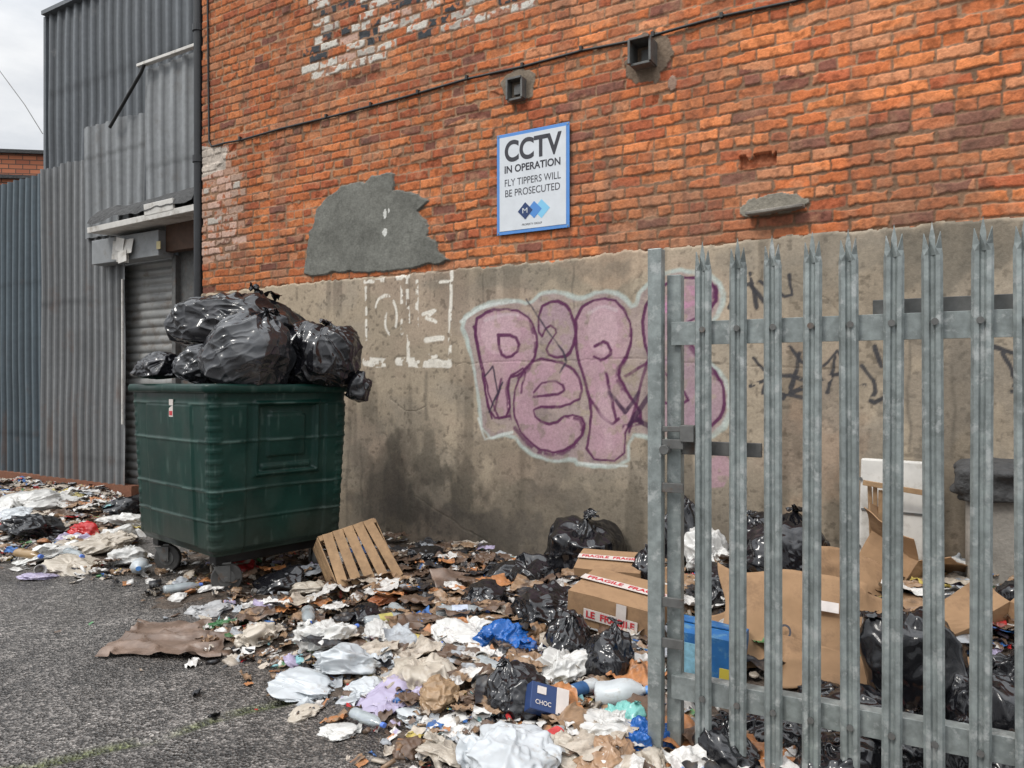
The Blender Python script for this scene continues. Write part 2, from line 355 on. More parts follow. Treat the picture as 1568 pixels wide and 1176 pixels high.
# ---- graffiti
PK=[.46,.275,.335]; PK2=[.54,.38,.41]; PU=[.10,.025,.075]; CY=[.46,.54,.50]; LV=[.36,.235,.29]
sil=[(706,492),(738,466),(790,458),(812,466),(832,446),(862,446),(888,458),(922,444),(955,450),(972,474),(984,440),(1030,412),(1085,418),(1108,440),(1108,474),(1080,505),(1066,535),(1095,560),(1120,592),(1118,645),(1085,672),(1030,675),(992,668),(966,664),(964,714),(890,712),(880,700),(850,707),(806,690),(786,662),(742,672),(734,600),(722,532)]
fill(sil,[.37,.28,.30],.5,1,131,.45)
stroke(sil,.016,CY,.85,.0,1,True,.010)
P_=[(726,492),(752,474),(790,472),(816,488),(826,520),(820,552),(800,572),(778,580),(786,636),(752,640),(740,565)]
E1=[(826,472),(850,458),(872,468),(884,500),(880,535),(862,548),(836,540),(846,520),(856,505),(842,495),(828,520)]
E2=[(822,548),(800,570),(788,605),(792,650),(820,684),(858,694),(890,672),(900,640),(872,632),(850,650),(824,642),(818,622),(868,622),(896,606),(888,570),(858,552)]
R_=[(884,474),(920,454),(952,462),(970,500),(966,540),(946,566),(962,600),(990,640),(960,648),(958,706),(898,700),(908,640),(904,600),(884,540)]
S_=[(984,478),(1010,438),(1060,420),(1098,436),(1098,468),(1066,488),(1040,500),(1062,530),(1108,580),(1112,630),(1082,660),(1030,662),(996,640),(1000,610),(1040,620),(1060,610),(1020,570),(990,540)]
for L_,c in((P_,PK),(E1,LV),(E2,PK),(R_,PK),(S_,LV)):
    fill(L_,c,.62,1,133,.55)
    stroke(L_,.010,PU,1.35,.0,1,True,.006)
for i,L_ in enumerate((P_,E2,R_,S_)):
    stroke([(a-2,b+4) for a,b in L_[3:9]],.017,PU,.9,.42,1,False,.010)
fill([(735,500),(760,484),(795,484),(800,520),(780,540),(750,540)],PK2,.6,1,134)
fill([(905,480),(930,470),(948,490),(944,530),(920,545),(902,520)],PK2,.5,1,135)
fill([(1010,480),(1020,450),(1060,435),(1085,450),(1060,470)],[.5,.24,.36],.7,1,136)
for pts in ([(765,512),(790,512),(800,532),(780,548),(768,540),(765,512)],[(820,600),(836,582),(862,584),(868,602),(820,606)],[(912,530),(930,520),(940,540),(925,552),(912,545)]):
    stroke(pts,.012,PU,1.25,.0,1)
for pts in ([(728,500),(760,640),(784,636)],[(742,562),(748,612),(756,640)],[(770,580),(760,628)],[(785,575),(808,560),(800,600)],[(966,660),(990,560),(1000,540)],[(930,570),(945,640)],[(960,575),(985,560),(1000,552)],[(905,610),(935,650),(950,640)]):
    stroke(pts,.010,PU,1.15,.0,1)
stroke([(808,458),(840,505),(872,548),(860,570)],.008,[.05,.04,.06],1.1,.0,1)
stroke([(745,575),(757,560),(765,600),(752,630),(772,585)],.009,[.04,.03,.05],1.2)
stroke([(965,650),(1000,600),(1010,660),(975,640)],.016,[.05,.02,.05],1.1)
stroke([(935,600),(960,630),(980,600)],.012,[.06,.03,.06],1.1)
stroke([(925,600),(935,680)],.04,PK2,.5,.0,0,False,.03)
stroke([(745,490),(770,480),(795,482)],.012,[.6,.5,.52],.7,.0,1,False,.012); stroke([(905,478),(925,466),(945,474)],.012,[.6,.5,.52],.7,.0,1,False,.012)
fill([(1078,690),(1117,690),(1117,742),(1082,745)],PK,.6,1,138)
BKt=[.05,.05,.055]
for pts in ([(1118,470),(1140,425),(1175,465)],[(1150,418),(1160,470)],[(1165,430),(1215,462),(1210,420)],[(1155,548),(1175,572),(1190,540),(1168,600)],[(1210,530),(1235,560),(1250,545),(1262,580),(1215,600)],[(1262,560),(1290,530),(1300,600),(1325,590)],[(1320,560),(1345,590),(1330,620),(1365,600)],[(1340,530),(1350,560)],[(1190,600),(1240,610)],[(1535,540),(1555,580),(1548,600)],[(1520,530),(1568,545)],[(1150,590),(1200,570),(1240,585),(1290,570)],[(1225,540),(1215,590),(1200,610)],[(1280,545),(1268,600)]):
    stroke(pts,.011,BKt,1.6,.30,1)
for pts in ([(708,492),(738,470),(790,460)],[(735,640),(745,672),(786,660)],[(890,708),(962,712)]): stroke(pts,.012,[.62,.66,.62],.9,.3)
V=np.stack([U.ravel(),-H.ravel(),Z.ravel()],1)
mesh_np('cement_render',V,gridq(*U.shape),M_render,C.reshape(-1,3),parent=bld)
mb=MB(); mb.box((UM/2+.01,3.1,2.88),(UM-.02,6.,5.84),col=(.35,.12,.06)); mb.obj('building_core',M_brick,bld)
mb=MB(); mb.box((UM/2,3.1,5.85),(UM+.1,6.3,.08)); mb.obj('roof_coping',M_conc,bld)
def tube(name,pts,r,m,parent=None,cyc=False):
    cu=bpy.data.curves.new(name,'CURVE'); cu.dimensions='3D'; cu.bevel_depth=r; cu.bevel_resolution=3
    sp=cu.splines.new('POLY'); sp.points.add(len(pts)-1)
    for p,q in zip(sp.points,pts): p.co=(*q,1)
    cu.materials.append(m); ob=bpy.data.objects.new(name,cu); scene.collection.objects.link(ob)
    if parent: ob.parent=parent
    return ob
cp=[(318,0),(319,120),(320,215),(324,224),(345,218),(368,213),(430,197),(500,179),(610,150),(715,121),(800,100),(890,77),(960,64),(1000,52),(1050,40),(1105,24),(1215,0),(1330,-35),(1568,-100)]
pts=[]
for i,(a,b) in enumerate(cp):
    q=wall_uz(a,b,.02); pts.append((q[0],-.02,q[1]+.006*math.sin(i*2.3)))
pts.insert(0,(pts[0][0],-.02,5.8))
tube('cable',pts,.0105,M_cable,bld)
mb=MB()
for a,b in [(368,212),(500,178),(568,160),(640,141),(715,119),(800,100),(890,75),(1000,53),(1105,24)]:
    q=wall_uz(a,b,.02); mb.box((q[0],-.022,q[1]+.005),(.022,.03,.035))
mb.obj('cable_clips',M_cable,bld)
def bracket(px,py,w,h,d,name,tilt=0):
    q=wall_uz(px,py,.05); mb=MB(); x,z=q
    t=.018
    mb.box((x,-d/2,z+h/2),(w,d,t)); mb.box((x,-d/2,z-h/2),(w,d*.6,t)); mb.box((x-w/2,-d/2,z),(t,d,h)); mb.box((x+w/2,-d/2,z),(t,d*.8,h)); mb.box((x+.01,-.02,z),(w*.5,.05,h*.5))
    mb.obj(name,M_galvd,bld,bevel=.003)
bracket(790,136,.13,.16,.09,'iron_bracket_a'); bracket(987,84,.15,.17,.17,'iron_bracket_b')
q=wall_uz(1187,321,.05); mb=MB(); M=Matrix.Translation((q[0],-.06,q[1]))@Euler((.1,-.04,0)).to_matrix().to_4x4()
mb.box((0,0,0),(.36,.12,.022),M); mb.obj('slate_ledge',M_conc,bld,bevel=.006)
# ---- sign
sg=empty('cctv_sign',(P0[0],P0[1],0),ang)
ua,zt=wall_uz(761,207,.03); ub_,_=wall_uz(872,190,.03); zb=wall_uz(761,360,.03)[1]
cx=(ua+ub_)/2; W_=ub_-ua; Hh=zt-zb; cz=(zt+zb)/2
mb=MB(); mb.box((cx,-.028,cz),(W_,.006,Hh)); mb.obj('sign_panel',M_signb,sg,bevel=.002)
mb=MB(); mb.box((cx,-.0325,cz),(W_-.055,.003,Hh-.055)); mb.obj('sign_face',M_signw,sg)
mb=MB()
for sx in(-1,1):
    for sz in(-1,1): mb.cyl((cx+sx*(W_/2-.014),-.033,cz+sz*(Hh/2-.014)),.006,.006,'y',10)
mb.obj('sign_screws',M_galv,sg)
def text(body,w,h,parent,loc,rot,m,bold=0,name=None,extr=.0008):
    cu=bpy.data.curves.new(name or 'lettering','FONT'); cu.body=body; cu.align_x='CENTER'; cu.align_y='CENTER'; cu.size=1; cu.offset=bold; cu.extrude=0
    ob=bpy.data.objects.new(name or 'lettering',cu); scene.collection.objects.link(ob); cu.materials.append(m)
    bpy.context.view_layer.update(); dx,dy=ob.dimensions[0],ob.dimensions[1]
    ob.parent=parent; ob.scale=(w/dx,h/dy,1); ob.location=loc; ob.rotation_euler=rot
    return ob
tw=W_-.12; R90=(math.pi/2,0,0)
def st_(body,f0,f1,w,m,b=0): text(body,w,(f1-f0)*Hh,sg,(cx,-.0352,zt-(f0+f1)/2*Hh),R90,m,b)
st_('CCTV',.085,.30,tw-.02,M_ink,.03)
st_('IN OPERATION',.325,.40,tw-.03,M_ink,.025)
st_('FLY TIPPERS WILL',.46,.53,tw-.03,M_ink,0)
st_('BE PROSECUTED',.565,.635,tw-.04,M_ink,0)
st_('PROPERTY GROUP',.915,.935,.18,M_ink,0)
def dia(x,z,r,m,y,n):
    mb=MB(); mb.add([(x-r,y,z),(x,y,z-r),(x+r,y,z),(x,y,z+r)],[(0,1,2,3)]); mb.obj(n,m,sg)
lz=zt-.79*Hh
dia(cx+.085,lz,.075,M_cyan,-.0350,'logo_c'); dia(cx+.02,lz,.068,M_blue2,-.0358,'logo_b'); dia(cx-.06,lz,.068,M_navy,-.0366,'logo_a')
text('M',.045,.04,sg,(cx-.062,-.0376,lz),R90,M_signw,0)
# ------------------------------------------------------------------ corrugated shed
shed=empty('corrugated_shed',(P0[0],P0[1],0),ang)
def corr(name,u0,u1,z0,zt0,zt1,w,m,bc_,pitch=.15,dep=.03,rag=0,seed=0):
    n=int((u1-u0)/pitch)+1; x=[]; y=[]; g=[]
    for i in range(n):
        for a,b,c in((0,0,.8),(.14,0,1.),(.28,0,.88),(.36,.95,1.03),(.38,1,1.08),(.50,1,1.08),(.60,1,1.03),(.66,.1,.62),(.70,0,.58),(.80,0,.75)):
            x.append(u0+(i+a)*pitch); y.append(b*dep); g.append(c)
    x=np.array(x); y=np.array(y); g=np.array(g); keep=x<=u1; x=x[keep]; y=y[keep]; g=g[keep]
    nz=60; X=np.tile(x,(nz,1)); Yc=np.tile(y,(nz,1)); f=np.linspace(0,1,nz)[:,None]
    top=zt0+(zt1-zt0)*(x-u0)/(u1-u0)+rag*(n2(x*3,x*0,seed)-.5)
    Zc=z0+(top-z0)*f
    Yd=-(w)-Yc+.03*(n2(X*1.3,Zc*1.1,seed+3)-.5)
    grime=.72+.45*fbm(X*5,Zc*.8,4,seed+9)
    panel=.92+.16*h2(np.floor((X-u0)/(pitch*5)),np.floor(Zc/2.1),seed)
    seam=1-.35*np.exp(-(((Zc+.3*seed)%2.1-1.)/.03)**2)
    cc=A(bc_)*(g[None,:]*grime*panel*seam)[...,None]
    rust=(ss(fbm(X*9,Zc*1.5,4,seed+19),.60,.72)*.5*ss(Zc,2.2,.3))[...,None]; cc=cc*(1-rust)+A([.13,.075,.05])*rust
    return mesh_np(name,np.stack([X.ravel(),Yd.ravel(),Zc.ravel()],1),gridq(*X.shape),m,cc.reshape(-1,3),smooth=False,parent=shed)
w=-.45
a0=wall_uz(0,283,w); a1=wall_uz(70,268,w)
corr('fence_sheet_left',a1[0]-9,a1[0],.12,a0[1],a0[1],w,M_cA,CA,.17,.045,.04,1)
b1=wall_uz(131,256,w+.04); b2=wall_uz(196,256,w+.04)
corr('fence_sheet_mid',a1[0]-.05,b2[0],.14,a0[1]+.06,b1[1]+.04,w+.04,M_cB,CB,.16,.034,.06,2)
c0=wall_uz(131,196,w+.09); c1=wall_uz(226,180,w+.09); c2=wall_uz(226,108,w+.09); c3=wall_uz(296,84,w+.09); zc=wall_uz(226,330,w+.09)[1]-.15
corr('upper_sheet_low',c0[0],c1[0],zc,c0[1],c0[1]-.02,w+.10,M_cC,CC,.22,.028,.03,3)
corr('upper_sheet_high',c1[0]-.02,c3[0]+.25,zc,c2[1],c2[1]+.02,w+.11,M_cC,CC,.22,.028,.02,4)
mb=MB(); mb.box(((c2[0]+c3[0])/2+.1,-(w+.19),c2[1]+.03),(c3[0]-c2[0]+.25,.06,.035)); mb.obj('edge_flashing',M_whitepaint,shed,bevel=.004)
tube('stay_rod',[(wall_uz(168,194,w+.2)[0],-(w+.2),wall_uz(168,194,w+.2)[1]),(wall_uz(216,110,w+.2)[0],-(w+.2),wall_uz(216,110,w+.2)[1]),(wall_uz(222,94,w+.2)[0],-(w+.2),wall_uz(222,94,w+.2)[1])],.02,M_cable,shed)
wd=-1.1; d0=wall_uz(75,25,wd); d1=wall_uz(320,25,wd)
corr('rear_sheet',d0[0],d1[0]+.8,1.0,d0[1],d0[1],wd,M_cD,CD,.22,.045,.0,5)
mb=MB(); mb.box(((d0[0]+d1[0])/2+.2,-(wd)-.02,d0[1]+.03),(d1[0]-d0[0]+.46,.16,.06),col=CD); mb.box((d0[0]-.03,-(wd)-.0,d0[1]/2),(.06,.1,d0[1]-.02),col=CD); mb.obj('rear_flashing',M_cD,shed)
mb=MB(); mb.box((d0[0]+3.0,-(wd)+3.1,d0[1]/2),(5.9,6,d0[1]-.1),col=CD); mb.obj('shed_body',M_cD,shed)
mb=MB(); mb.box((a1[0]-3.4,-(w+.02),.07),(11,.12,.14),col=(.2,.09,.055)); mb.obj('plinth',M_brick,shed)
ws=-.55; s0=wall_uz(193,400,ws)[0]; s1=wall_uz(277,400,ws)[0]; zt_=wall_uz(235,398,ws)[1]
zz=np.linspace(.1,zt_,int((zt_-.1)/.0125)); yy=.032*np.abs(np.sin((zz/.105)*math.pi))**.6
xx=np.linspace(s0,s1,8); X,ZZ=np.meshgrid(xx,zz); YY=np.tile(yy[:,None],(1,8))
mesh_np('roller_shutter',np.stack([X.ravel(),(-ws-YY).ravel(),ZZ.ravel()],1),gridq(*X.shape),M_shut,smooth=False,parent=shed)
mb=MB(); mb.box((s0-.03,-(ws+.05),zt_/2),(.07,.14,zt_)); mb.box((s1+.03,-(ws+.05),zt_/2),(.07,.14,zt_)); mb.box(((s1+.15+.05)/2+.02-.0,-(ws-.05),2.2),(.25-(s1+.15)+.1,.2,4.4)); mb.obj('shutter_frame',M_galvd,shed,bevel=.004)
g0=wall_uz(150,360,-.3); g1=wall_uz(252,400,-.3)
mb=MB(); mb.box(((g0[0]+g1[0])/2,.32,(wall_uz(200,358,-.3)[1]+wall_uz(200,402,-.3)[1])/2),(g1[0]-g0[0],.2,.30)); mb.obj('shutter_box',M_box,shed,bevel=.006)
mb=MB(); mb.box(((g1[0]+.3)-.02,.36,zt_+.2),(.55,.1,.36)); mb.obj('timber_lintel',mat('brown_timber',(.07,.035,.02),rough=.7,noise=[(12,.3,4)]),shed,bevel=.004)
uk0=wall_uz(143,345,-.05)[0]; uk1=-.13
zk=wall_uz(200,338,.0)[1]
mb=MB()
M=Matrix.Translation(((uk0+uk1)/2,.25,zk))@Euler((.06,-0.02,0)).to_matrix().to_4x4()
mb.box((0,0,0),(uk1-uk0,.5,.03),M); mb.box((0,-.26,.015),(uk1-uk0+.02,.025,.07),M); mb.box((.40,-.262,.10),(.52,.03,.13),M); mb.obj('canopy',M_whitepaint,shed,bevel=.006)
n=60; xs=np.linspace(uk0+.02,uk1,n); ys=np.linspace(.0,.5,16); X,Y=np.meshgrid(xs,ys); ZZ=zk+.05+.22*np.sin(np.clip((Y/.5),0,1)*math.pi*.62)**.6+.12*(fbm(X*4,Y*6,3,5)-.4)+.06*(X-uk0)/(uk1-uk0)
mesh_np('canopy_felt',np.stack([X.ravel(),Y.ravel()-.04,ZZ.ravel()],1),gridq(*X.shape),M_felt,parent=shed)
mb=MB(); q=wall_uz(188,384,-.18)
for i in range(5):
    M=Matrix.Translation((q[0]+[-.1,0,.1,-.02,.05][i],.19-.012*i,q[1]+[.02,-.03,.05,.08,-.07][i]))@Euler((random.uniform(-.2,.1),random.uniform(-.25,.25),random.uniform(-.1,.1))).to_matrix().to_4x4()
    mb.box((0,0,0),(.24-.02*i,.003,.22-.02*i),M)
mb.obj('torn_notice',M_whitepaint,shed)
mb=MB(); q=wall_uz(241,374,-.19); mb.box((q[0],.205,q[1]),(.07,.008,.09)); mb.obj('yellow_notice',mat('yellow_label',(.5,.42,.22)),shed)
tube('wall_conduit',[(b2[0]-.02,-(w+.1),.9),(b2[0]-.02,-(w+.1),2.7)],.014,M_whitepaint,shed)
dp=empty('drainpipe',(P0[0],P0[1],0),ang)
tube('pipe',[(-.07,.0,0.),(-.07,0.,5.9)],.05,M_dark,dp)
mb=MB()
for z in(.6,2.2,3.8,5.2): mb.cyl((-.07,0,z),.062,.07,'z',18)
mb.obj('pipe_collars',M_dark,dp,smooth=False)
# far brick building
fb=bpy.data.materials.new('far_brick'); fb.use_nodes=True; nt=fb.node_tree
bt=nt.nodes.new('ShaderNodeTexBrick'); tc=nt.nodes.new('ShaderNodeTexCoord'); sx=nt.nodes.new('ShaderNodeSeparateXYZ'); cb=nt.nodes.new('ShaderNodeCombineXYZ')
ad=nt.nodes.new('ShaderNodeMath'); ad.operation='ADD'
nt.links.new(tc.outputs['Object'],sx.inputs[0]); nt.links.new(sx.outputs[0],ad.inputs[0]); nt.links.new(sx.outputs[1],ad.inputs[1]); nt.links.new(ad.outputs[0],cb.inputs[0]); nt.links.new(sx.outputs[2],cb.inputs[1])
nt.links.new(cb.outputs[0],bt.inputs['Vector']); bt.inputs['Scale'].default_value=1; bt.inputs['Brick Width'].default_value=.3; bt.inputs['Row Height'].default_value=.105; bt.inputs['Mortar Size'].default_value=.012
bt.inputs['Color1'].default_value=(.50,.18,.09,1); bt.inputs['Color2'].default_value=(.34,.11,.06,1); bt.inputs['Mortar'].default_value=(.12,.07,.05,1)
nt.links.new(bt.outputs['Color'],nt.nodes['Principled BSDF'].inputs['Base Color']); nt.nodes['Principled BSDF'].inputs['Roughness'].default_value=.9
fbd=empty('far_brick_building',(-12.2,17.,0),.12)
mb=MB(); mb.box((-2,3,3.32),(9,6,6.64)); mb.obj('brick_walls',fb,fbd)
mb=MB(); mb.box((-2,3,6.68),(9.2,6.2,.08)); mb.box((-2,-.06,6.1),(9.1,.1,.08)); mb.obj('coping',M_felt,fbd)
tube('overhead_wire',[(-14,16,9.4),(-11.2,14,9.3),(-8.6,12.,9.0),(-5.2,9.6,8.3)],.012,M_cable)
tube('overhead_wire',[(-13,17,9.0),(-10.6,15.5,7.9),(-9.6,14.8,6.9),(-9.,14.4,6.2)],.008,M_galvd)
# ------------------------------------------------------------------ ground
def grd(px,py): Y=F*EYE/(py-HZ); return np.array([(px-784)/F*Y,Y])
litA=np.array([grd(*p) for p in [(-500,700),(0,732),(215,746),(215,790),(232,850),(225,898),(150,892),(60,880),(0,838),(-400,780)]])
litB=np.array([grd(*p) for p in [(215,850),(530,818),(830,860),(1568,962),(2300,1060),(2600,1500),(900,1500),(760,1260),(690,1185),(610,1130),(450,1060),(430,1010),(330,985),(300,955),(235,915)]])
def uwc(X,Y):
    rx=X-P0[0]; ry=Y-P0[1]; return rx*D[0]+ry*D[1], rx*Nn[0]+ry*Nn[1]
def lmask(X,Y,soft=.35):
    jx=X+.25*(n2(X*2.2,Y*2.2,200)-.5)*2; jy=Y+.25*(n2(X*2.2,Y*2.2,201)-.5)*2
    r=np.zeros(np.shape(X))
    for P in(litA,litB):
        ins=inpoly(jx,jy,P); dd=dpoly(jx,jy,P,True); r=np.maximum(r,np.where(ins,ss(dd,-.05,soft),0))
    return r
def mound(X,Y):
    X=np.asarray(X,float); Y=np.asarray(Y,float); u,w=uwc(X,Y)
    h=.27*ss(u,4.4,6.0)*(1-ss(w,.3,2.5))+.05*ss(u,1.,2.6)*(1-ss(w,.2,1.8))+.02*ss(u,.3,-1.)*(1-ss(w,-.2,1.3))
    h=h+.010
    h=h+.03*(fbm(X*4,Y*4,3,210)-.4)
    return h*lmask(X,Y)
def place(px,py):
    t=(px-784)/F; s=np.arange(1.5,14,.01); X=t*s; z=EYE-(py-HZ)/F*s
    h=np.maximum(mound(X,s),0); i=np.argmax(z<=h)
    return np.array([X[i],s[i],max(h[i],0)])
fine_x=np.arange(-7.5,4.5,.03); fine_y=np.arange(1.,12.5,.03)
gx=np.concatenate([[-300,-120,-50,-25,-14,-9.5],fine_x,[6,9,14,30,80,300]]); gy=np.concatenate([[-200,-60,-20,-8,-3,0],fine_y,[14,18,25,50,120,400]])
X,Y=np.meshgrid(gx,gy)
Zg=.014*(n2(X*.7,Y*.7,220)-.5)+.006*(n2(X*5,Y*5,221)-.5)
lm=lmask(X,Y,.5)
base=A([.094,.086,.079])*(.65+.7*fbm(X*1.1,Y*1.1,4,222))[...,None]
pt=ss(fbm(X*3,Y*3,4,223),.5,.65)[...,None]; base=base*(1-.32*pt)
pt=ss(fbm(X*7,Y*7,4,228),.55,.7)[...,None]; base=base*(1+.35*pt)
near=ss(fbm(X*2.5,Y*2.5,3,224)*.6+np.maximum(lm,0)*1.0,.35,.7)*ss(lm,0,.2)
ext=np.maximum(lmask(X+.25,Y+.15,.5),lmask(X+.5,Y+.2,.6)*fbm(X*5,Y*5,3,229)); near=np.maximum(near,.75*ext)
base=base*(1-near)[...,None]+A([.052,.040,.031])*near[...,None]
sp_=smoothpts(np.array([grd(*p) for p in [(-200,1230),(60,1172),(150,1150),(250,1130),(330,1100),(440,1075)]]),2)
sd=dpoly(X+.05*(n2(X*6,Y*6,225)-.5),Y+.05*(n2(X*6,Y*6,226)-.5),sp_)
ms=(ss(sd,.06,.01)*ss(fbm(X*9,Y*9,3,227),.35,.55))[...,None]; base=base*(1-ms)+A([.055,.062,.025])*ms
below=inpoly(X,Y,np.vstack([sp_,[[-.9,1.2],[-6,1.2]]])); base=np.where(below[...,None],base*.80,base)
Zg=Zg-.012*ss(sd,.04,0)
M_asph=mat('asphalt',attr=True,rough=.42,spec=.5,rvar=.15,noise=[(28,.45,3)],speckle=(85,.40,2.9),bump=[('v',85,1.,.012)])
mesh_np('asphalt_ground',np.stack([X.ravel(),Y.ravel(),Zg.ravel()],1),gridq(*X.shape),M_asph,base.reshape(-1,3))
xs=np.arange(-7.,4.4,.022); ys=np.arange(1.6,11.5,.022); X,Y=np.meshgrid(xs,ys)
m=lmask(X,Y); h=mound(X,Y)+.03*(fbm(X*14,Y*14,3,230)-.45)*m; h=np.where((m>.10)&(h>.006),h,-.05)
c=A([.075,.056,.042])*(.4+1.2*fbm(X*12,Y*12,4,231))[...,None]
rr=h2(np.floor((X+.03*n2(X*20,Y*20,232))*32),np.floor((Y+.03*n2(X*20,Y*20,233))*32),234)
c=np.where((rr>.95)[...,None],A([.30,.27,.24]),c); c=np.where(((rr>.84)&(rr<=.9))[...,None],A([.18,.10,.06]),c)
keep=(m>.05)
Vg=np.stack([X.ravel(),Y.ravel(),h.ravel()],1); Q=gridq(*X.shape); kk=keep.ravel(); Q=Q[kk[Q].any(1)]
used=np.unique(Q); remap=-np.ones(len(Vg),int); remap[used]=np.arange(len(used))
mesh_np('refuse_layer',Vg[used],remap[Q],M_mound,c.reshape(-1,3)[used])
# ------------------------------------------------------------------ bags
ICO={}
def ico(n):
    if n not in ICO:
        bm=bmesh.new(); bmesh.ops.create_icosphere(bm,subdivisions=n,radius=1); 
        ICO[n]=(np.array([v.co[:] for v in bm.verts]),np.array([[v.index for v in f.verts] for f in bm.faces])); bm.free()
    return ICO[n]
def rrot(r):
    q,_=np.linalg.qr(r.normal(size=(3,3))); return q
def crumple(P,seed,freq,amp,K=4,stretch=.35,pw=1.6):
    """sharp outward ridges with soft hollows between them, as in creased film"""
    r=np.random.default_rng(seed); h=np.zeros(len(P))
    W=P+(.22/freq)*np.stack([n3(P*freq*1.3+9,seed+i)-.5 for i in range(3)],1)*2
    for kk in range(K):
        f=freq*(1+.75*kk); Q=(W@rrot(r))*A([f,f,f*stretch])+r.random(3)*40
        rg_=1-np.abs(2*n3(Q,seed+50+kk)-1)
        h+=amp*(1/(1+.75*kk))*(rg_**pw-.45)
    return h
def sheet(seed,w,d,n,amp,freq=6):
    x=np.linspace(-.5,.5,n); X,Y=np.meshgrid(x,x); P=np.stack([X.ravel()*w,Y.ravel()*d,np.zeros(n*n)],1)
    s=1./max(w,d)
    P[:,2]+=crumple(P*s,seed,freq*.5,amp,3); P[:,0]+=.22*w*(n3(P*s*2.5,seed+5)-.5); P[:,1]+=.22*d*(n3(P*s*2.5,seed+6)-.5)
    return P,q2t(gridq(n,n))
def bagmesh(seed,rx,ry,rz,sub=6,amp=.16,knot=True,slump=.35,tail=True,lob=.38,fine=.35,stretch=.35,pw=1.6,handles=False):
    S,Fc=ico(sub); S=S.copy(); r=np.random.default_rng(seed)
    rad=1+lob*(n3(S*1.2+seed,seed)-.5)+.12*(n3(S*2.6+seed,seed+1)-.5)+crumple(S,seed,1.3,amp,3,stretch,pw)+crumple(S,seed+3,4.0,amp*fine,2,stretch,pw)
    phi=np.arctan2(S[:,1],S[:,0]); pol=np.arccos(np.clip(S[:,2],-1,1))
    if knot:
        nf=int(r.integers(8,12)); ph=((phi*nf/(2*math.pi)+1.2*n3(S*2,seed+8))%1)
        fold=np.abs(ph*2-1)**1.3
        rad=rad-.13*fold*np.exp(-(pol/.8)**2)*ss(pol,0,.25)
    P=S*rad[:,None]
    P[:,2]=np.where(P[:,2]<-slump,-slump+(P[:,2]+slump)*.3,P[:,2])
    spread=1+.15*np.clip(-P[:,2],0,1); P[:,0]*=spread; P[:,1]*=spread
    if knot:
        rho=np.hypot(P[:,0],P[:,1]); up=P[:,2]>0
        P[:,2]+=np.where(up,.14*np.exp(-(rho/.14)**2)-.10*np.exp(-(rho/.4)**2),0)
    P=P*np.array([rx,ry,rz]); lst=[P]; fl=[Fc]; o=len(P)
    if (tail and knot) or handles:
        tz=P[:,2].max(); top=P[np.argmax(P[:,2])]
        k_=.30 if not handles else .75
        for j in range(2 if not handles else 3):
            Q,qf=sheet(seed+j+9,rx*k_,rx*k_,16,rx*k_*.4,4)
            f=(Q[:,1]/(rx*k_)+.5); Q[:,0]*=.25+1.1*np.clip(f,0,1.2)
            a=r.uniform(0,6.28)+j*2.5; tl=r.uniform(.0,.6) if not handles else r.uniform(-.5,.25)
            M=np.array((Matrix.Rotation(a,3,'Z')@Matrix.Rotation(tl,3,'X')))
            Q[:,1]+=rx*(.13 if not handles else .75)
            Q=Q@M.T; Q+=A([top[0],top[1],tz-.06*rz]) if not handles else A([0,0,.15*rz]); lst.append(Q); fl.append(qf+o); o+=len(Q)
    return np.concatenate(lst),np.concatenate(fl)
def put_bag(name,c,rx,ry,rz,seed,m=M_black,tilt=(0,0),yaw=0,col=None,**kw):
    V,Fc=bagmesh(seed,rx,ry,rz,**kw)
    M=np.array(Euler((tilt[0],tilt[1],yaw)).to_matrix()); V=V@M.T
    cols=None
    if col is not None: cols=np.tile(A(col),(len(V),1))*(.82+.3*n3(V*9,seed))[:,None]
    ob=mesh_np(name,V,Fc,m,cols); ob.location=c
    return ob
def ground_bag(px,py,wpx,hpx,seed,m=M_black,name='rubbish_bag',col=None,lift=0,**kw):
    b=place(px,py-4); dep=b[1]; rx=wpx/2*dep/F; rz=hpx*dep/F/1.55; ry=rx*.85
    c=(b[0]*(1+ry*.5/dep),b[1]+ry*.5,b[2]+rz*.36+lift)
    return put_bag(name,c,rx,ry,rz,seed,m,(random.uniform(-.25,.25),random.uniform(-.25,.25)),random.uniform(0,6.28),col,**kw)
B=[(897,884,148,92),(820,905,95,45),(850,965,120,62),(735,940,95,38),(870,1014,90,68),(932,1048,95,84),(790,1104,120,80),(555,958,55,24),(60,828,100,34),(195,790,70,28),(700,990,60,24),(650,868,60,28),(770,898,70,34),(985,905,60,60),
 (1210,898,150,112),(1112,935,110,60),(1050,868,90,115),(1160,862,80,80),(1405,1095,165,180),(1262,1090,95,40),(1505,1135,130,120),(1330,1165,150,80),(1190,1170,130,70),(1470,1220,160,110),(1560,1120,110,120),(1110,1190,120,80),(1280,1230,160,90),(955,812,60,30),(430,908,70,30),(1560,950,80,60),(1270,860,60,50),(1400,1200,150,90),(1560,1230,150,100),(1440,1000,80,60),(1010,830,70,60)]
for i,(a,b,c,d) in enumerate(B):
    flat=d<.55*c
    ground_bag(a,b,c,d,300+i*7,sub=6 if c>80 else 5,amp=.24 if flat else .13,knot=not flat,fine=.32,stretch=.22,pw=2.2)
wh=[.68,.67,.64]; cr=[.52,.46,.38]; gyc=[.42,.42,.42]; lav=[.46,.41,.56]; tan=[.36,.24,.14]; blu=[.015,.12,.42]; teal=[.2,.52,.47]; pale=[.58,.61,.63]; dkb=[.10,.06,.04]
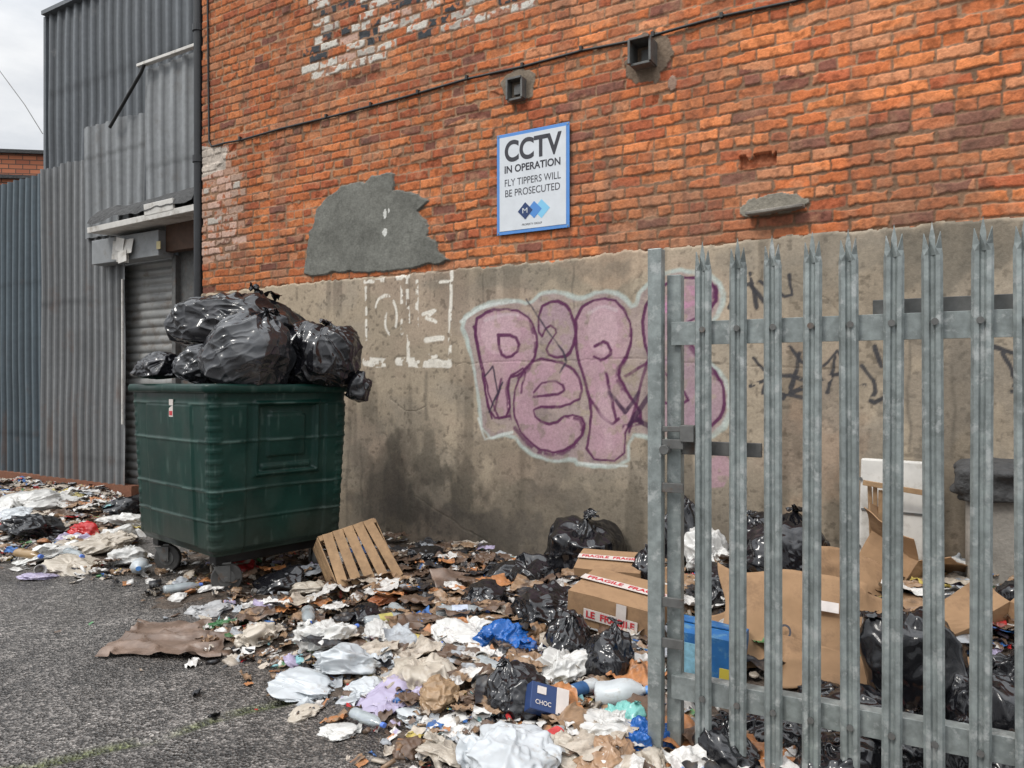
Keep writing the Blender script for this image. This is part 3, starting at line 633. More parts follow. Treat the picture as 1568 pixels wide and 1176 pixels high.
Wb=[(500,1000,90,46,wh),(585,988,65,26,wh),(530,1042,120,40,pale),(645,1062,112,50,cr),(712,1002,95,34,wh),(862,1048,75,48,wh),(395,992,58,30,cr),(478,1070,110,18,pale),(780,1192,150,60,pale),(862,1172,100,38,cr),(925,1146,110,40,wh),(700,1132,70,18,wh),(600,1088,90,18,lav),(690,1168,80,20,cr),(560,1075,70,18,pale),(590,1030,80,26,pale),(670,1088,75,36,tan),(745,1050,60,24,cr),(985,1162,72,56,blu),(775,1008,78,46,blu),(950,1128,60,50,teal),(1130,815,88,66,pale),(1088,882,75,60,wh),(520,1132,60,12,wh),(465,1104,50,12,cr),(935,1196,110,46,[.40,.25,.15]),
 (60,786,105,26,wh),(95,776,60,18,[.45,.38,.15]),(152,850,85,26,cr),(178,838,75,24,wh),(110,880,85,14,cr),(28,805,70,20,pale),(196,812,62,22,wh),(130,828,50,26,[.5,.02,.02]),(70,862,80,16,wh),(195,870,60,22,wh),(60,890,40,8,lav),(470,915,45,18,cr),(570,900,50,20,cr),(585,812,60,34,[.38,.34,.28]),(810,985,55,30,[.3,.18,.1]),(960,950,40,20,wh),(970,990,50,26,cr),(970,860,40,40,[.3,.3,.5]),(965,805,40,28,[.4,.27,.17]),
 (610,1062,80,22,gyc),(560,1012,60,18,cr),(660,1012,60,20,gyc),(735,1100,60,18,dkb),(640,1110,60,12,pale),(880,1120,60,24,gyc),(820,1145,60,22,cr),(740,1165,60,20,wh),(1000,1190,60,30,cr),(345,965,60,12,[.05,.16,.06]),(320,945,60,14,gyc),(690,960,60,16,cr),(585,930,50,14,[.35,.12,.05])]
for i,(a,b,c,d,col) in enumerate(Wb):
    ground_bag(a,b,c,d,900+i*5,M_white,'plastic_carrier_bag',col,sub=6 if c>60 else 5,amp=.30,knot=(i%5==0),slump=.15,lob=.8,fine=.38,stretch=.16,pw=2.4,handles=(i%5!=0 and c>55))
# ------------------------------------------------------------------ waste container
th_=math.radians(42); rd=A([math.sin(th_),math.cos(th_)]); ld=A([-math.cos(th_),math.sin(th_)])
Cn=A([-1.94,4.86]); LA=.97; LB=1.13
bc=Cn+rd*LA/2+ld*LB/2
binE=empty('waste_container',(bc[0],bc[1],0),math.atan2(rd[1],rd[0]))
def rrect(a,b,r,n=10):
    P=[];Nr=[]
    cs=[(a-r,b-r,0),(-(a-r),b-r,90),(-(a-r),-(b-r),180),(a-r,-(b-r),270)]
    for (x,y,s) in cs:
        for i in range(n+1):
            t=math.radians(s+90*i/n); P.append((x+r*math.cos(t),y+r*math.sin(t))); Nr.append((math.cos(t),math.sin(t)))
    return np.array(P),np.array(Nr)
z0,z1=.27,1.34; nz=150; rows=[]
nS=96
def ring(a,b,r):
    P,Nr=rrect(a,b,r,10); out=[];on=[]
    n=len(P)
    for i in range(n):
        p=P[i];q=P[(i+1)%n]
        m=nS if (i%11==10) else 1
        for j in range(m): out.append(p+(q-p)*j/m); on.append(Nr[i]*(1-j/m)+Nr[(i+1)%n]*j/m)
    return np.array(out),np.array(on)
for zi in np.linspace(z0,z1,nz):
    f=(zi-z0)/(z1-z0); a=(LA/2)*(1+.085*f); b=(LB/2)*(1+.085*f)
    bt_=ss(zi,z0,z0+.05); a-=.02*(1-bt_); b-=.02*(1-bt_)
    P,Nr=ring(a,b,.04)
    off=np.zeros(len(P))
    for zr in(.50,.70,1.02,1.27): off+=.008*np.exp(-((zi-zr)/.007)**2)
    corner=(np.abs(np.abs(P[:,0])-a)<.07)&(np.abs(np.abs(P[:,1])-b)<.07)
    off+=np.where(corner,.004*(np.abs(((zi*14)%1)-.5)<.22),0)
    front=P[:,1]<-b+.02; x=P[:,0]
    xc=.04; hw=.235; zc0,zc1=.79,1.27
    dxx=np.abs(x-xc)-hw; dzz=max(zc0-zi,zi-zc1); dd=np.maximum(dxx,dzz)
    off+=np.where(front,.022*np.exp(-(dd/.014)**2)-.018*ss(dd,0,-.03),0)
    d2=np.maximum(np.abs(x-xc)-.15,max(.90-zi,zi-1.19)); off+=np.where(front,.014*ss(d2,.0,-.010),0)
    off+=np.where(front&(np.abs(x-xc)<.13)&(abs(zi-1.20)<.012),.01,0)
    d3=max(.815-zi,zi-.85); off+=np.where(front&(np.abs(x-xc)<.19),.020*ss(d3,.01,-.01),0)
    off+=np.where(front,.010*ss(np.abs(x-xc),.30,.31)*(zi<1.26),0)
    left=P[:,0]<-a+.02; off+=np.where(left,.010*ss(np.abs(P[:,1]),.36,.345)*(zi<1.26)*(zi>.32),0)
    off+=.008*(n2(P[:,0]*3+P[:,1]*2,P[:,1]*0+zi*3,88)-.5)
    P=P+Nr*off[:,None]
    rows.append(np.column_stack([P,np.full(len(P),zi)]))
for (o_,zz_) in[(.03,1.345),(.038,1.36),(.038,1.385),(.028,1.40),(0.,1.402),(-.03,1.395),(-.035,1.36),(-.04,1.2)]:
    P,Nr=ring(LA/2*1.085,LB/2*1.085,.04); P=P+Nr*o_; rows.append(np.column_stack([P,np.full(len(P),zz_)+.010*(n2(P[:,0]*4,P[:,1]*4,89)-.5)]))
R=np.array(rows); nr,nc,_=R.shape
ii=np.arange(nr*nc).reshape(nr,nc); i2=np.roll(ii,-1,1)
Q=np.stack([ii[:-1].ravel(),i2[:-1].ravel(),i2[1:].ravel(),ii[1:].ravel()],1)
Vb=R.reshape(-1,3)
gcol=np.tile(A([.0035,.028,.021]),(len(Vb),1))
s1=ss(n3(Vb*A([3,3,1.2])*4,77),.60,.8)*.3; gcol=gcol*(1-s1)[:,None]+A([.028,.05,.04])*s1[:,None]
sc_=ss(n3(Vb*A([60,60,6]),79),.78,.88)*.4; gcol=gcol*(1-sc_)[:,None]+A([.06,.10,.085])*sc_[:,None]
for zr in(.50,.70,1.02,1.27):
    mk=np.exp(-((Vb[:,2]-zr)/.006)**2)*ss(n3(Vb*8,78),.42,.62)*.6; gcol=gcol*(1-mk)[:,None]+A([.11,.17,.15])*mk[:,None]
dirt=ss(Vb[:,2]+.25*(n3(Vb*5,80)-.5),.65,.27)*.5; gcol=gcol*(1-dirt)[:,None]+A([.035,.032,.025])*dirt[:,None]
mesh_np('body',Vb,Q,M_green,gcol,parent=binE)
mb=MB(); mb.box((0,0,.285),(LA-.08,LB-.08,.04),col=(.005,.015,.012)); mb.box((0,-LB/2+.12,.24),(LA-.12,.09,.08),col=(.01,.01,.01)); mb.box((0,LB/2-.12,.24),(LA-.12,.09,.08),col=(.01,.01,.01)); mb.box((0,0,1.22),(LA,LB,.02),col=(.02,.02,.02)); mb.obj('underframe',M_green,binE,bevel=.006)
mb=MB(); mr=MB()
for sx in(-1,1):
    for sy in(-1,1):
        x=sx*(LA/2-.12); y=sy*(LB/2-.12); yw=[-.5,-.9,1.1,2.2][(sx+1)+(sy+1)//2]
        M=Matrix.Translation((x,y,0))@Matrix.Rotation(yw,4,'Z')
        mr.cyl((.035,0,.100),.100,.042,'y',28,M=M,col=(.06,.06,.06)); 
        mb.cyl((.035,0,.100),.055,.050,'y',20,M=M); mb.cyl((.035,0,.100),.015,.09,'y',12,M=M)
        for s in(-1,1):
            mb.add([M@Vector(v) for v in[(.012,s*.036,.08),(.058,s*.036,.08),(.06,s*.036,.19),(-.05,s*.036,.19),(.012,s*.042,.08),(.058,s*.042,.08),(.06,s*.042,.19),(-.05,s*.042,.19)]],[(0,1,2,3),(7,6,5,4),(0,4,5,1),(1,5,6,2),(2,6,7,3),(3,7,4,0)])
        mb.box((.005,0,.205),(.12,.09,.012),M); mb.cyl((0,0,.232),.045,.05,'z',20,M=M)
mr.obj('castor_tyres',M_rubber,binE,bevel=.008); mb.obj('castor_forks',M_galvd,binE,bevel=.002)
mb=MB(); a_=LA/2*1.078
mb.box((-a_-.006,-.06,1.235),(.004,.06,.12)); mb.obj('label',M_tape,binE)
mb=MB(); mb.box((-a_-.0085,-.06,1.20),(.002,.045,.03)); mb.obj('label_print',M_red,binE)
mb=MB(); mb.cyl((LA/2*1.085+.05,.0,1.2),.025,.10,'x',16); mb.obj('lifting_trunnions',M_green,binE)
def at(px,py,dep): return ((px-784)/F*dep,dep,EYE-(py-HZ)/F*dep)
put_bag('rubbish_bag',at(372,500,5.75),.47,.36,.27,41,M_black,(0,.1),.5,sub=7,amp=.14,slump=.6,fine=.35,lob=.3,stretch=.18,pw=2.2)
put_bag('rubbish_bag',at(378,545,5.22),.34,.30,.31,52,M_black2,(.35,0.2),1.3,sub=7,amp=.08,slump=.7,fine=.4,lob=.22,stretch=.15,pw=2.4)
put_bag('rubbish_bag',at(498,548,5.5),.26,.25,.27,63,M_black,(.1,-.1),2.3,sub=7,amp=.13,slump=.7,fine=.4,lob=.3,stretch=.18,pw=2.2)
put_bag('rubbish_bag',at(246,566,5.5),.15,.17,.11,74,M_black,(0,0),.3,sub=6,amp=.2,knot=False)
put_bag('rubbish_bag',at(302,562,5.35),.16,.15,.14,85,M_black2,(.3,-.5),2.1,sub=6,amp=.17,knot=False)
put_bag('rubbish_bag',at(430,565,5.6),.25,.3,.22,96,M_black,(0,0),2.,sub=6,amp=.15,knot=False)
put_bag('rubbish_bag',at(547,598,5.45),.075,.08,.13,107,M_black,(.2,.2),1.,sub=5,amp=.25,knot=False)
put_bag('rubbish_bag',at(330,520,5.9),.25,.25,.18,118,M_black,(0,0),3.,sub=6,amp=.15,knot=False)
put_bag('rubbish_bag',at(462,530,5.75),.2,.22,.2,119,M_black,(0,0),3.,sub=6,amp=.15,knot=False)
# ------------------------------------------------------------------ palisade fence
F0=A([(1005-784)/F*(6653/(1005+1380)),6653/(1005+1380)]); F1=A([(1568-784)/F*(6653/(1568+1380)),6653/(1568+1380)])
fd=(F1-F0)/np.linalg.norm(F1-F0); fa=math.atan2(fd[1],fd[0])
fence=empty('palisade_fence',(F0[0],F0[1],0),fa)
def fs(px):
    t=(px-784)/F; return (t*F0[1]-F0[0])/(fd[0]-t*fd[1])
sA=fs(1078); sB=fs(1500); pit=(sB-sA)/7
def pale(mb,x,top,rz=0,tl=0):
    prof=[(-.030,.0),(-.022,-.013),(-.010,-.013),(-.004,-.003),(.004,-.003),(.010,-.013),(.022,-.013),(.030,0)]
    zs_=[.05,.6,1.2,top-.10]
    M=Matrix.Translation((x,-.012,0))@Matrix.Rotation(rz,4,'Z')@Matrix.Rotation(tl,4,'Y')
    V=[];n=len(prof)
    for z in zs_:
        for (a,b) in prof: V.append(M@Vector((a,b,z)))
    Fc=[(k*n+i,k*n+i+1,(k+1)*n+i+1,(k+1)*n+i) for k in range(3) for i in range(n-1)]
    o=3*n
    def tip(idx,pt,pt2):
        c=len(V)
        a,b=idx
        A_=prof[a];B_=prof[b]
        V.append(M@Vector((A_[0]*.85+pt[0]*.5,A_[1]+pt[1]*.5,top-.05+pt2))); V.append(M@Vector((B_[0]*.85+pt[0]*.5,B_[1]+pt[1]*.5,top-.05+pt2))); V.append(M@Vector(((A_[0]+B_[0])/2+pt[0],A_[1]+pt[1],top+pt2)))
        Fc.append(tuple([o+q for q in range(a,b+1)])+(c+1,c)); Fc.append((c,c+1,c+2))
    tip((0,2),(-.004,-.010),-.030); tip((2,5),(0,.0),.005); tip((5,7),(.004,-.010),-.030)
    mb.add(V,Fc)
mb=MB()
for i in range(0,24):
    x=sA+pit*i; pale(mb,x,1.905+.006*math.sin(i*3.1),.03*math.sin(i*1.7),.004*math.sin(i*2.9))
mb.obj('pales',M_galv,fence,solid=.004)
mb=MB(); xe=sA+pit*24
for zc,hh in((1.585,.085),(.285,.085)):
    mb.box((xe/2+.03,.008,zc),(xe-.05,.007,hh)); mb.box((xe/2+.03,.035,zc+hh/2-.004),(xe-.05,.047,.007))
mb.obj('rails',M_galv,fence,bevel=.001)
mb=MB(); x5=fs(1335); mb.box(((xe+x5)/2,.075,1.655),(xe-x5,.02,.05)); mb.obj('rear_angle_iron',M_galvd,fence,bevel=.002)
mb=MB(); mb.box((0.0,.0,.98),(.052,.05,1.84)); mb.box((.058,.028,.93),(.05,.008,1.75)); mb.box((.082,.05,.93),(.006,.05,1.75))
mb.obj('gate_stile',M_galv,fence,bevel=.003)
mb=MB()
for z in(1.18,1.235,1.02,.60,.45): mb.box((.05,-.012,z),(.11,.012,.035 if z!=1.235 else .02))
mb.box((.20,.045,1.165),(.34,.018,.05)); mb.box((.12,.0,1.22),(.05,.05,.06)); mb.cyl((.04,-.02,1.16),.018,.04,'y',14)
mb.obj('latch',M_galvd,fence,bevel=.002)
mb=MB()
for i in range(24):
    x=sA+pit*i
    for z in(1.595,.275): mb.cyl((x,-.022,z),.011,.018,'y',10,r2=.007)
mb.obj('bolts',M_galvd,fence)
mb=MB()
for x in (sA+pit*12.5,): mb.box((x,.07,.95),(.1,.06,1.9))
mb.obj('post',M_galv,fence,bevel=.003)
# ------------------------------------------------------------------ boxes, crate, etc.
def carton(name,c,w,d,h,rot,m=M_card,flaps=(.5,.9,1.2,.3),closed=False,crush=.012):
    e=empty(name,c); e.rotation_euler=rot
    me=bpy.data.meshes.new('shell'); bm=bmesh.new(); jit=random.random()*50
    def quad(p0,p1,p2,p3,n=7):
        G=[[None]*n for _ in range(n)]
        for i in range(n):
            for j in range(n):
                s,t=i/(n-1),j/(n-1)
                v=(Vector(p0)*(1-s)*(1-t)+Vector(p1)*s*(1-t)+Vector(p2)*s*t+Vector(p3)*(1-s)*t)
                G[i][j]=bm.verts.new(v)
        for i in range(n-1):
            for j in range(n-1): bm.faces.new((G[i][j],G[i+1][j],G[i+1][j+1],G[i][j+1]))
    b=[(-w/2,-d/2,0),(w/2,-d/2,0),(w/2,d/2,0),(-w/2,d/2,0)]; t=[(x,y,h) for x,y,_ in b]
    quad(b[0],b[1],b[2],b[3]); quad(b[0],b[1],t[1],t[0]); quad(b[1],b[2],t[2],t[1]); quad(b[2],b[3],t[3],t[2]); quad(b[3],b[0],t[0],t[3])
    if closed:
        quad((-w/2,-d/2,h),(w/2,-d/2,h),(w/2,0,h+.004),(-w/2,0,h+.004)); quad((-w/2,d/2,h),(w/2,d/2,h),(w/2,.002,h+.007),(-w/2,.002,h+.007))
    else:
        fl=d/2
        for i,(p,q,dr) in enumerate([(t[0],t[1],(0,-1)),(t[1],t[2],(1,0)),(t[2],t[3],(0,1)),(t[3],t[0],(-1,0))]):
            a=flaps[i]; ox=dr[0]*math.cos(a)*fl; oy=dr[1]*math.cos(a)*fl; oz=math.sin(a)*fl
            quad(p,q,(q[0]+ox,q[1]+oy,h+oz),(p[0]+ox,p[1]+oy,h+oz*.9))
    bmesh.ops.remove_doubles(bm,verts=bm.verts,dist=.0005)
    bm.to_mesh(me); bm.free()
    n=len(me.vertices); co=np.zeros(n*3); me.vertices.foreach_get('co',co); co=co.reshape(-1,3)
    for ax in range(3): co[:,ax]+=crush*2*(n3(co*7+jit,30+ax)-.5)
    me.vertices.foreach_set('co',co.ravel()); me.update(); me.materials.append(m)
    ob=bpy.data.objects.new('shell',me); scene.collection.objects.link(ob); ob.parent=e
    s=ob.modifiers.new('s','SOLIDIFY'); s.thickness=.005
    return e
b=place(955,985); bx=carton('fragile_box',(b[0]+.03,b[1]+.2,b[2]+.03),.50,.36,.20,(.12,.10,-.55),closed=True,crush=.004)
mb=MB(); mb.box((0,0,.216),(.505,.06,.002)); mb.box((0,-.1865,.10),(.3,.003,.055)); mb.box((.06,-.1888,.10),(.055,.002,.2)); mb.obj('tape',M_tape,bx)
text('FRAGILE  FRAGILE',.44,.035,bx,(0,0,.2185),(0,0,0),M_red,.03); text('LE  FRAGILE',.27,.038,bx,(0,-.1908,.10),R90,M_red,.03)
text('FRAG',.13,.03,bx,(.06,-.1910,.03),(math.pi/2,-math.pi/2,0),M_red,.02)
b=place(945,925); bx=carton('cardboard_box',(b[0],b[1]+.25,b[2]+.15),.40,.26,.05,(.25,.0,-.35),closed=True,crush=.004)
mb=MB(); mb.box((0,0,.068),(.405,.05,.002)); mb.obj('tape',M_tape,bx); text('FRAGILE  FRAGILE',.36,.03,bx,(0,0,.0705),(0,0,0),M_red,.03)
def cardsheet(name,c,w,d,rot,seed,amp=.03,m=M_card,bend=.0):
    V,Fc=sheet(seed,w,d,24,amp,3); V[:,2]+=bend*np.abs(V[:,0]/w)*w
    ob=mesh_np(name,V,Fc,m,smooth=False); ob.location=c; ob.rotation_euler=rot
    s=ob.modifiers.new('s','SOLIDIFY'); s.thickness=.006
    return ob
cs=cardsheet('cardboard_sheet',at(1215,955,3.5),.68,.52,(.90,.10,-.30),5,.025)
text('TO',.10,.07,cs,(-.06,-.06,.035),(0,0,0),M_ink,.01); mb=MB(); mb.box((.12,.10,.035),(.14,.05,.002)); mb.obj('label',M_tape,cs)
cardsheet('cardboard_sheet',at(1310,905,3.85),.50,.46,(.85,.35,.2),6,.04)
cardsheet('cardboard_sheet',at(1130,965,3.7),.38,.26,(.7,-.3,.3),7,.03)
cardsheet('cardboard_sheet',at(1275,1030,3.25),.50,.24,(.6,.1,-.4),8,.04)
cardsheet('cardboard_sheet',at(1345,960,3.45),.30,.34,(.9,.3,.3),18,.03)
carton('cardboard_box',(at(1375,900,4.2)[0],4.25,.25),.38,.32,.22,(.3,.4,.5),flaps=(.6,.2,.9,.6),crush=.03)
carton('cardboard_box',(at(1545,1060,3.3)[0],3.35,.12),.4,.3,.18,(.4,-.3,.3),flaps=(.6,.2,.3,.6),crush=.03)
cardsheet('cardboard_sheet',at(1060,915,4.3),.34,.28,(.9,.2,.4),9,.03)
cardsheet('cardboard_sheet',at(1420,1120,3.0),.34,.22,(.5,.2,.4),29,.03)
cardsheet('cardboard_sheet',at(700,893,5.0),.36,.22,(.35,.1,.3),15,.05,M_cardwet)
cardsheet('cardboard_sheet',at(545,880,5.3),.34,.2,(.3,.1,1.3),19,.06,M_cardwet)
Pq=[grd(*p) for p in[(148,1004),(215,952),(372,962),(340,1012)]]
n=50; fa_=np.linspace(0,1,n); S_g,T_g=np.meshgrid(fa_,fa_)
P2=((1-S_g)*(1-T_g))[...,None]*Pq[0]+(S_g*(1-T_g))[...,None]*Pq[3]+(S_g*T_g)[...,None]*Pq[2]+((1-S_g)*T_g)[...,None]*Pq[1]
P2=P2+.10*(np.stack([fbm(S_g*5,T_g*5,3,3),fbm(S_g*5,T_g*5,3,4)],-1)-.5)
rdg=1-np.abs(2*n2(S_g*3+T_g*2,T_g*7-S_g*2,8)-1); pz=.014+.028*rdg**4+.014*(fbm(S_g*10,T_g*10,3,9)-.4); pz=np.maximum(pz,.012)
mesh_np('flattened_cardboard',np.column_stack([P2.reshape(-1,2),pz.ravel()]),gridq(n,n),M_cardwet)
b=place(1090,1045); bb=carton('blue_crisp_box',(b[0]+.02,b[1]+.13,b[2]-.02),.31,.2,.22,(.05,.06,-.45),m=mat('blue_card',(.015,.11,.30),rough=.5,noise=[(8,.3,4)],tint=((.08,.2,.32),14,.52,.64)),closed=True,crush=.006)
mb=MB(); mb.box((-.06,-.110,.11),(.12,.003,.14)); mb.obj('printed_panel',mat('pale_print',(.2,.4,.5),noise=[(30,.4,3)]),bb); mb=MB(); mb.box((.1,-.110,.06),(.07,.003,.07)); mb.obj('yellow_print',mat('yellow_print',(.5,.4,.05)),bb)
# crate
b=place(565,908)
cr_=empty('wooden_crate',(b[0]+.02,b[1]+.06,b[2]+.03)); cr_.rotation_euler=(math.radians(54),math.radians(-12),math.radians(34))
mb=MB(); w_,d_=.42,.46
for i in range(5):
    x=-w_/2+.04+i*(w_-.08)/4
    M=Matrix.Translation((x,d_/2,0))@Matrix.Rotation((i-2.)*.045,4,'Z')@Matrix.Rotation(.03*math.sin(i*2),4,'Y'); mb.box((0,0,.0),(.068,d_,.007),M)
mb.box((0,.02,-.014),(w_,.03,.016)); mb.box((0,d_-.02,-.014),(w_,.03,.016))
for z in(-.045,-.115,-.18):
    mb.box((-w_/2-.004,d_/2,z),(.008,d_,.05)); mb.box((w_/2+.004,d_/2,z),(.008,d_,.05)); mb.box((0,d_+.004,z),(w_,.008,.05)); mb.box((0,-.004,z),(w_,.008,.05))
for sx in(-1,1):
    for y in(.02,d_-.02): mb.box((sx*(w_/2-.016),y,-.11),(.03,.03,.19))
mb.obj('slats',M_wood,cr_,bevel=.002)
# white panel
wpE=empty('white_fridge_panel',(P0[0],P0[1],0),ang)
u0=wall_uz(1317,700,.18)[0]; u1=wall_uz(1416,700,.18)[0]; zt_=wall_uz(1365,703,.18)[1]
mb=MB(); M=Matrix.Translation(((u0+u1)/2,-.20,zt_/2+.05))@Euler((-.06,.02,0)).to_matrix().to_4x4()
mb.box((0,0,0),(u1-u0,.09,zt_-.1),M); mb.obj('panel',M_whitepaint,wpE,bevel=.012)
mb=MB()
for x,z in((-.17,.3),(.17,.3),(.17,.1),(-.17,-.1),(.17,-.25)): mb.cyl((x,-.05,z),.01,.01,'y',10,M=M)
mb.box((.0,-.049,.12),(u1-u0-.02,.006,.012),M); mb.obj('fixings',M_galvd,wpE)
mb=MB()
for i in range(3):
    M2=Matrix.Translation((u0+.07+i*.025,-.30-.01*i,.60))@Euler((-.05,.03*i-.02,.4)).to_matrix().to_4x4(); mb.box((0,0,0),(.022,.012,.42-.03*i),M2)
M2=Matrix.Translation((u0+.2,-.33,.80))@Euler((0,.12,0)).to_matrix().to_4x4(); mb.box((0,0,0),(.34,.02,.03),M2)
mb.obj('timber_offcuts',M_wood,wpE,bevel=.002)
xp=at(1545,800,3.95); pil=empty('concrete_pillar',(xp[0]+.1,xp[1]+.1,0),ang)
mb=MB(); mb.box((0,0,.42),(.46,.4,.84)); mb.obj('shaft',M_conc,pil,bevel=.03)
V,Fc=ico(5); Vc=V.copy(); Vc=np.sign(Vc)*np.abs(Vc)**.6; Vc=Vc*(1+.3*(n3(V*3,5)-.5))[:,None]*A([.30,.27,.12]); 
c_=mesh_np('cap',Vc,Fc,M_felt,parent=pil); c_.location=(0,0,.87)
# bottles, jugs, cartons
bp_prof=[(0,0),(.03,.0),(.034,.01),(.034,.05),(.031,.06),(.034,.07),(.034,.15),(.028,.18),(.012,.205),(.012,.225),(0,.225)]
def bottle(px,py,yaw,m,cap=(.1,.2,.6),s=1.,label=None,pitch=90):
    b=place(px,py); e=empty('plastic_bottle',(b[0],b[1]+.03,b[2]+.05*s)); e.rotation_euler=(math.radians(pitch),0,yaw); e.scale=(s,s*.8,s)
    mb=MB(); mb.lathe([(r,z-.11) for r,z in bp_prof],20); mb.obj('bottle_body',m,e,smooth=True)
    mb=MB(); mb.cyl((0,0,.12),.0145,.02,'z',16); mb.obj('bottle_cap',mat('cap',cap),e)
    if label:
        mb=MB(); mb.lathe([(.0352,-.04),(.0352,.03)],20); mb.obj('bottle_label',mat('label',label,noise=[(20,.3,4)]),e,smooth=True)
M_milk=mat('milky_plastic',(.48,.51,.52),rough=.35,noise=[(8,.15,3)],tint=((.25,.2,.15),14,.55,.8))
bottle(705,955,1.7,M_clear,s=1.3,label=(.45,.5,.6)); bottle(885,1078,-.9,M_milk,s=1.0,label=(.02,.08,.2))
bottle(590,965,2.0,M_clear,s=1.1,label=(.4,.35,.1)); bottle(640,1000,1.2,mat('dkb',(.05,.03,.02),rough=.2),s=1.1,label=(.45,.36,.1)); bottle(470,960,.3,M_clear,s=1.1)
bottle(40,862,1.1,mat('jar',(.3,.2,.1),rough=.2),s=1.3); bottle(275,912,2.2,M_clear,s=1.); bottle(755,1040,.7,M_clear,s=1.); bottle(560,1120,.9,M_clear,s=.8); bottle(850,1150,2.4,M_clear,s=.9,label=(.5,.05,.05)); bottle(110,860,.9,M_clear,s=1.2); bottle(610,950,.5,M_clear,s=1.); bottle(520,985,2.6,M_clear,s=1.); bottle(740,975,2.9,M_clear,s=1.)
def jug(px,py,s,yaw,lay=1.35):
    b=place(px,py); e=empty('plastic_jug',(b[0],b[1]+.08,b[2]+.085*s)); e.rotation_euler=(lay,0,yaw); e.scale=(s,s*.85,s)
    mb=MB(); pr=[(.0,-.12),(.075,-.12),(.085,-.11),(.08,-.05),(.087,.0),(.085,.03),(.075,.06),(.03,.11),(.022,.115),(.022,.135),(0,.135)]
    mb.lathe(pr,8); mb.obj('jug_body',M_milk,e,smooth=True)
    tube('jug_handle',[(.08,0,.0),(.11,0,.02),(.10,0,.07),(.05,0,.10)],.012,M_milk,e)
    mb=MB(); mb.cyl((0,0,.14),.025,.02,'z',16); mb.obj('jug_cap',M_blue2,e)
jug(955,1100,.85,1.3); jug(205,884,.75,.4,1.5)
b=place(838,1112); e=empty('drink_carton',(b[0],b[1]+.03,b[2]+.09)); e.rotation_euler=(.9,.35,.25)
mb=MB(); mb.box((0,0,0),(.17,.11,.06)); mb.obj('carton',M_navy,e,bevel=.003); mb=MB(); mb.box((.055,0,.032),(.055,.108,.002)); mb.box((-.04,.025,.032),(.04,.03,.002)); mb.obj('print',M_tape,e); text('CHOC',.07,.018,e,(-.03,-.025,.0335),(0,0,0),M_tape,.01)
for (px,py,yaw) in[(465,972,.5),(815,905,.4),(430,940,2.),(880,935,1.),(735,1020,.2),(60,880,.7)]:
    b=place(px,py); e=empty('paper_cup',(b[0],b[1],b[2]+.04)); e.rotation_euler=(1.45,0,yaw)
    mb=MB(); mb.lathe([(0,-.045),(.028,-.045),(.04,.05),(.042,.052),(.037,.05),(.026,-.04)],20); mb.obj('cup',M_whitepaint,e,smooth=True)
# ------------------------------------------------------------------ small litter mass
rg=np.random.default_rng(11)
LV_=[];LF=[];LC=[];o=0
palW=[(.62,.60,.57,.19),(.44,.38,.31,.13),(.29,.185,.11,.18),(.12,.075,.05,.16),(.02,.02,.023,.13),(.36,.38,.40,.08),(.03,.12,.34,.025),(.42,.03,.03,.018),(.45,.35,.09,.014),(.06,.20,.07,.012),(.38,.33,.46,.018),(.2,.40,.42,.015),(.42,.18,.07,.02)]
pc=np.array([p[:3] for p in palW]); pw=np.array([p[3] for p in palW]); pw/=pw.sum()
brn=np.array([0.07,.06,.24,.38,.12,.03,.01,.005,.005,.005,.0,.0,.09]); brn/=brn.sum()
b1=grd(640,925); b2g=grd(480,905); whl=grd(345,925)
cyV=np.array([(math.cos(a)*r,math.sin(a)*r,z) for r,z in((0.,-.5),(.3,-.5),(.3,.5),(0,.5)) for a in np.linspace(0,2*math.pi,9)[:-1]]); cyF=[]
for kk in range(3):
    for i in range(8): cyF.append((kk*8+i,kk*8+(i+1)%8,(kk+1)*8+(i+1)%8,(kk+1)*8+i))
cyF=q2t(np.array(cyF))
bxV=np.array([(x,y,z) for z in(-.5,.5) for y in(-.5,.5) for x in(-.5,.5)]); bxF=q2t(np.array([(0,2,3,1),(4,5,7,6),(0,1,5,4),(2,6,7,3),(0,4,6,2),(1,3,7,5)]))
def emit(V,Fc,c,col,band=None):
    global o
    cc=np.tile(col,(len(V),1))*rg.uniform(.88,1.06,(len(V),1))
    if band is not None: cc[band[0]]=band[1]
    LV_.append(V+c); LF.append(Fc+o); LC.append(cc); o+=len(V)
SH=[sheet(2000+i,1,1,8,.45,5) for i in range(40)]
SHf=[sheet(2100+i,1,1,6,.14,4) for i in range(20)]
FILM=[sheet(2300+i,1,1,22,.22,5) for i in range(24)]
BL=[bagmesh(2200+i,1,1,.5,sub=4,amp=.4,knot=False,slump=.15,lob=.8) for i in range(16)]
N_=17000
ux=rg.uniform(-5.,8.4,N_*4); wx=rg.uniform(-.45,4.6,N_*4)
PX=P0[0]+ux*D[0]+wx*Nn[0]; PY=P0[1]+ux*D[1]+wx*Nn[1]
jx=PX+rg.normal(0,.10,len(PX)); jy=PY+rg.normal(0,.10,len(PX))
mk=lmask(jx,jy,.3)
clump=.05+1.7*ss(fbm(PX*2.2,PY*2.2,3,240),.30,.68)*np.where(ux<-.3,.75,1.)
bd=inpoly(PX,PY,np.array([bc-rd*LA/2-ld*LB/2,bc+rd*LA/2-ld*LB/2,bc+rd*LA/2+ld*LB/2,bc-rd*LA/2+ld*LB/2]))
dw=np.hypot(PX-whl[0],PY-whl[1])
acc=(mk*clump>rg.random(len(PX))*1.3+.02)&~((ux>0)&(wx<.08))&~(bd&(rg.random(len(PX))<.7))&~((dw<.3)&(rg.random(len(PX))<.8))
acc|=(rg.random(len(PX))<.010)&(lmask(PX+.35,PY+.3,.5)>0.02)
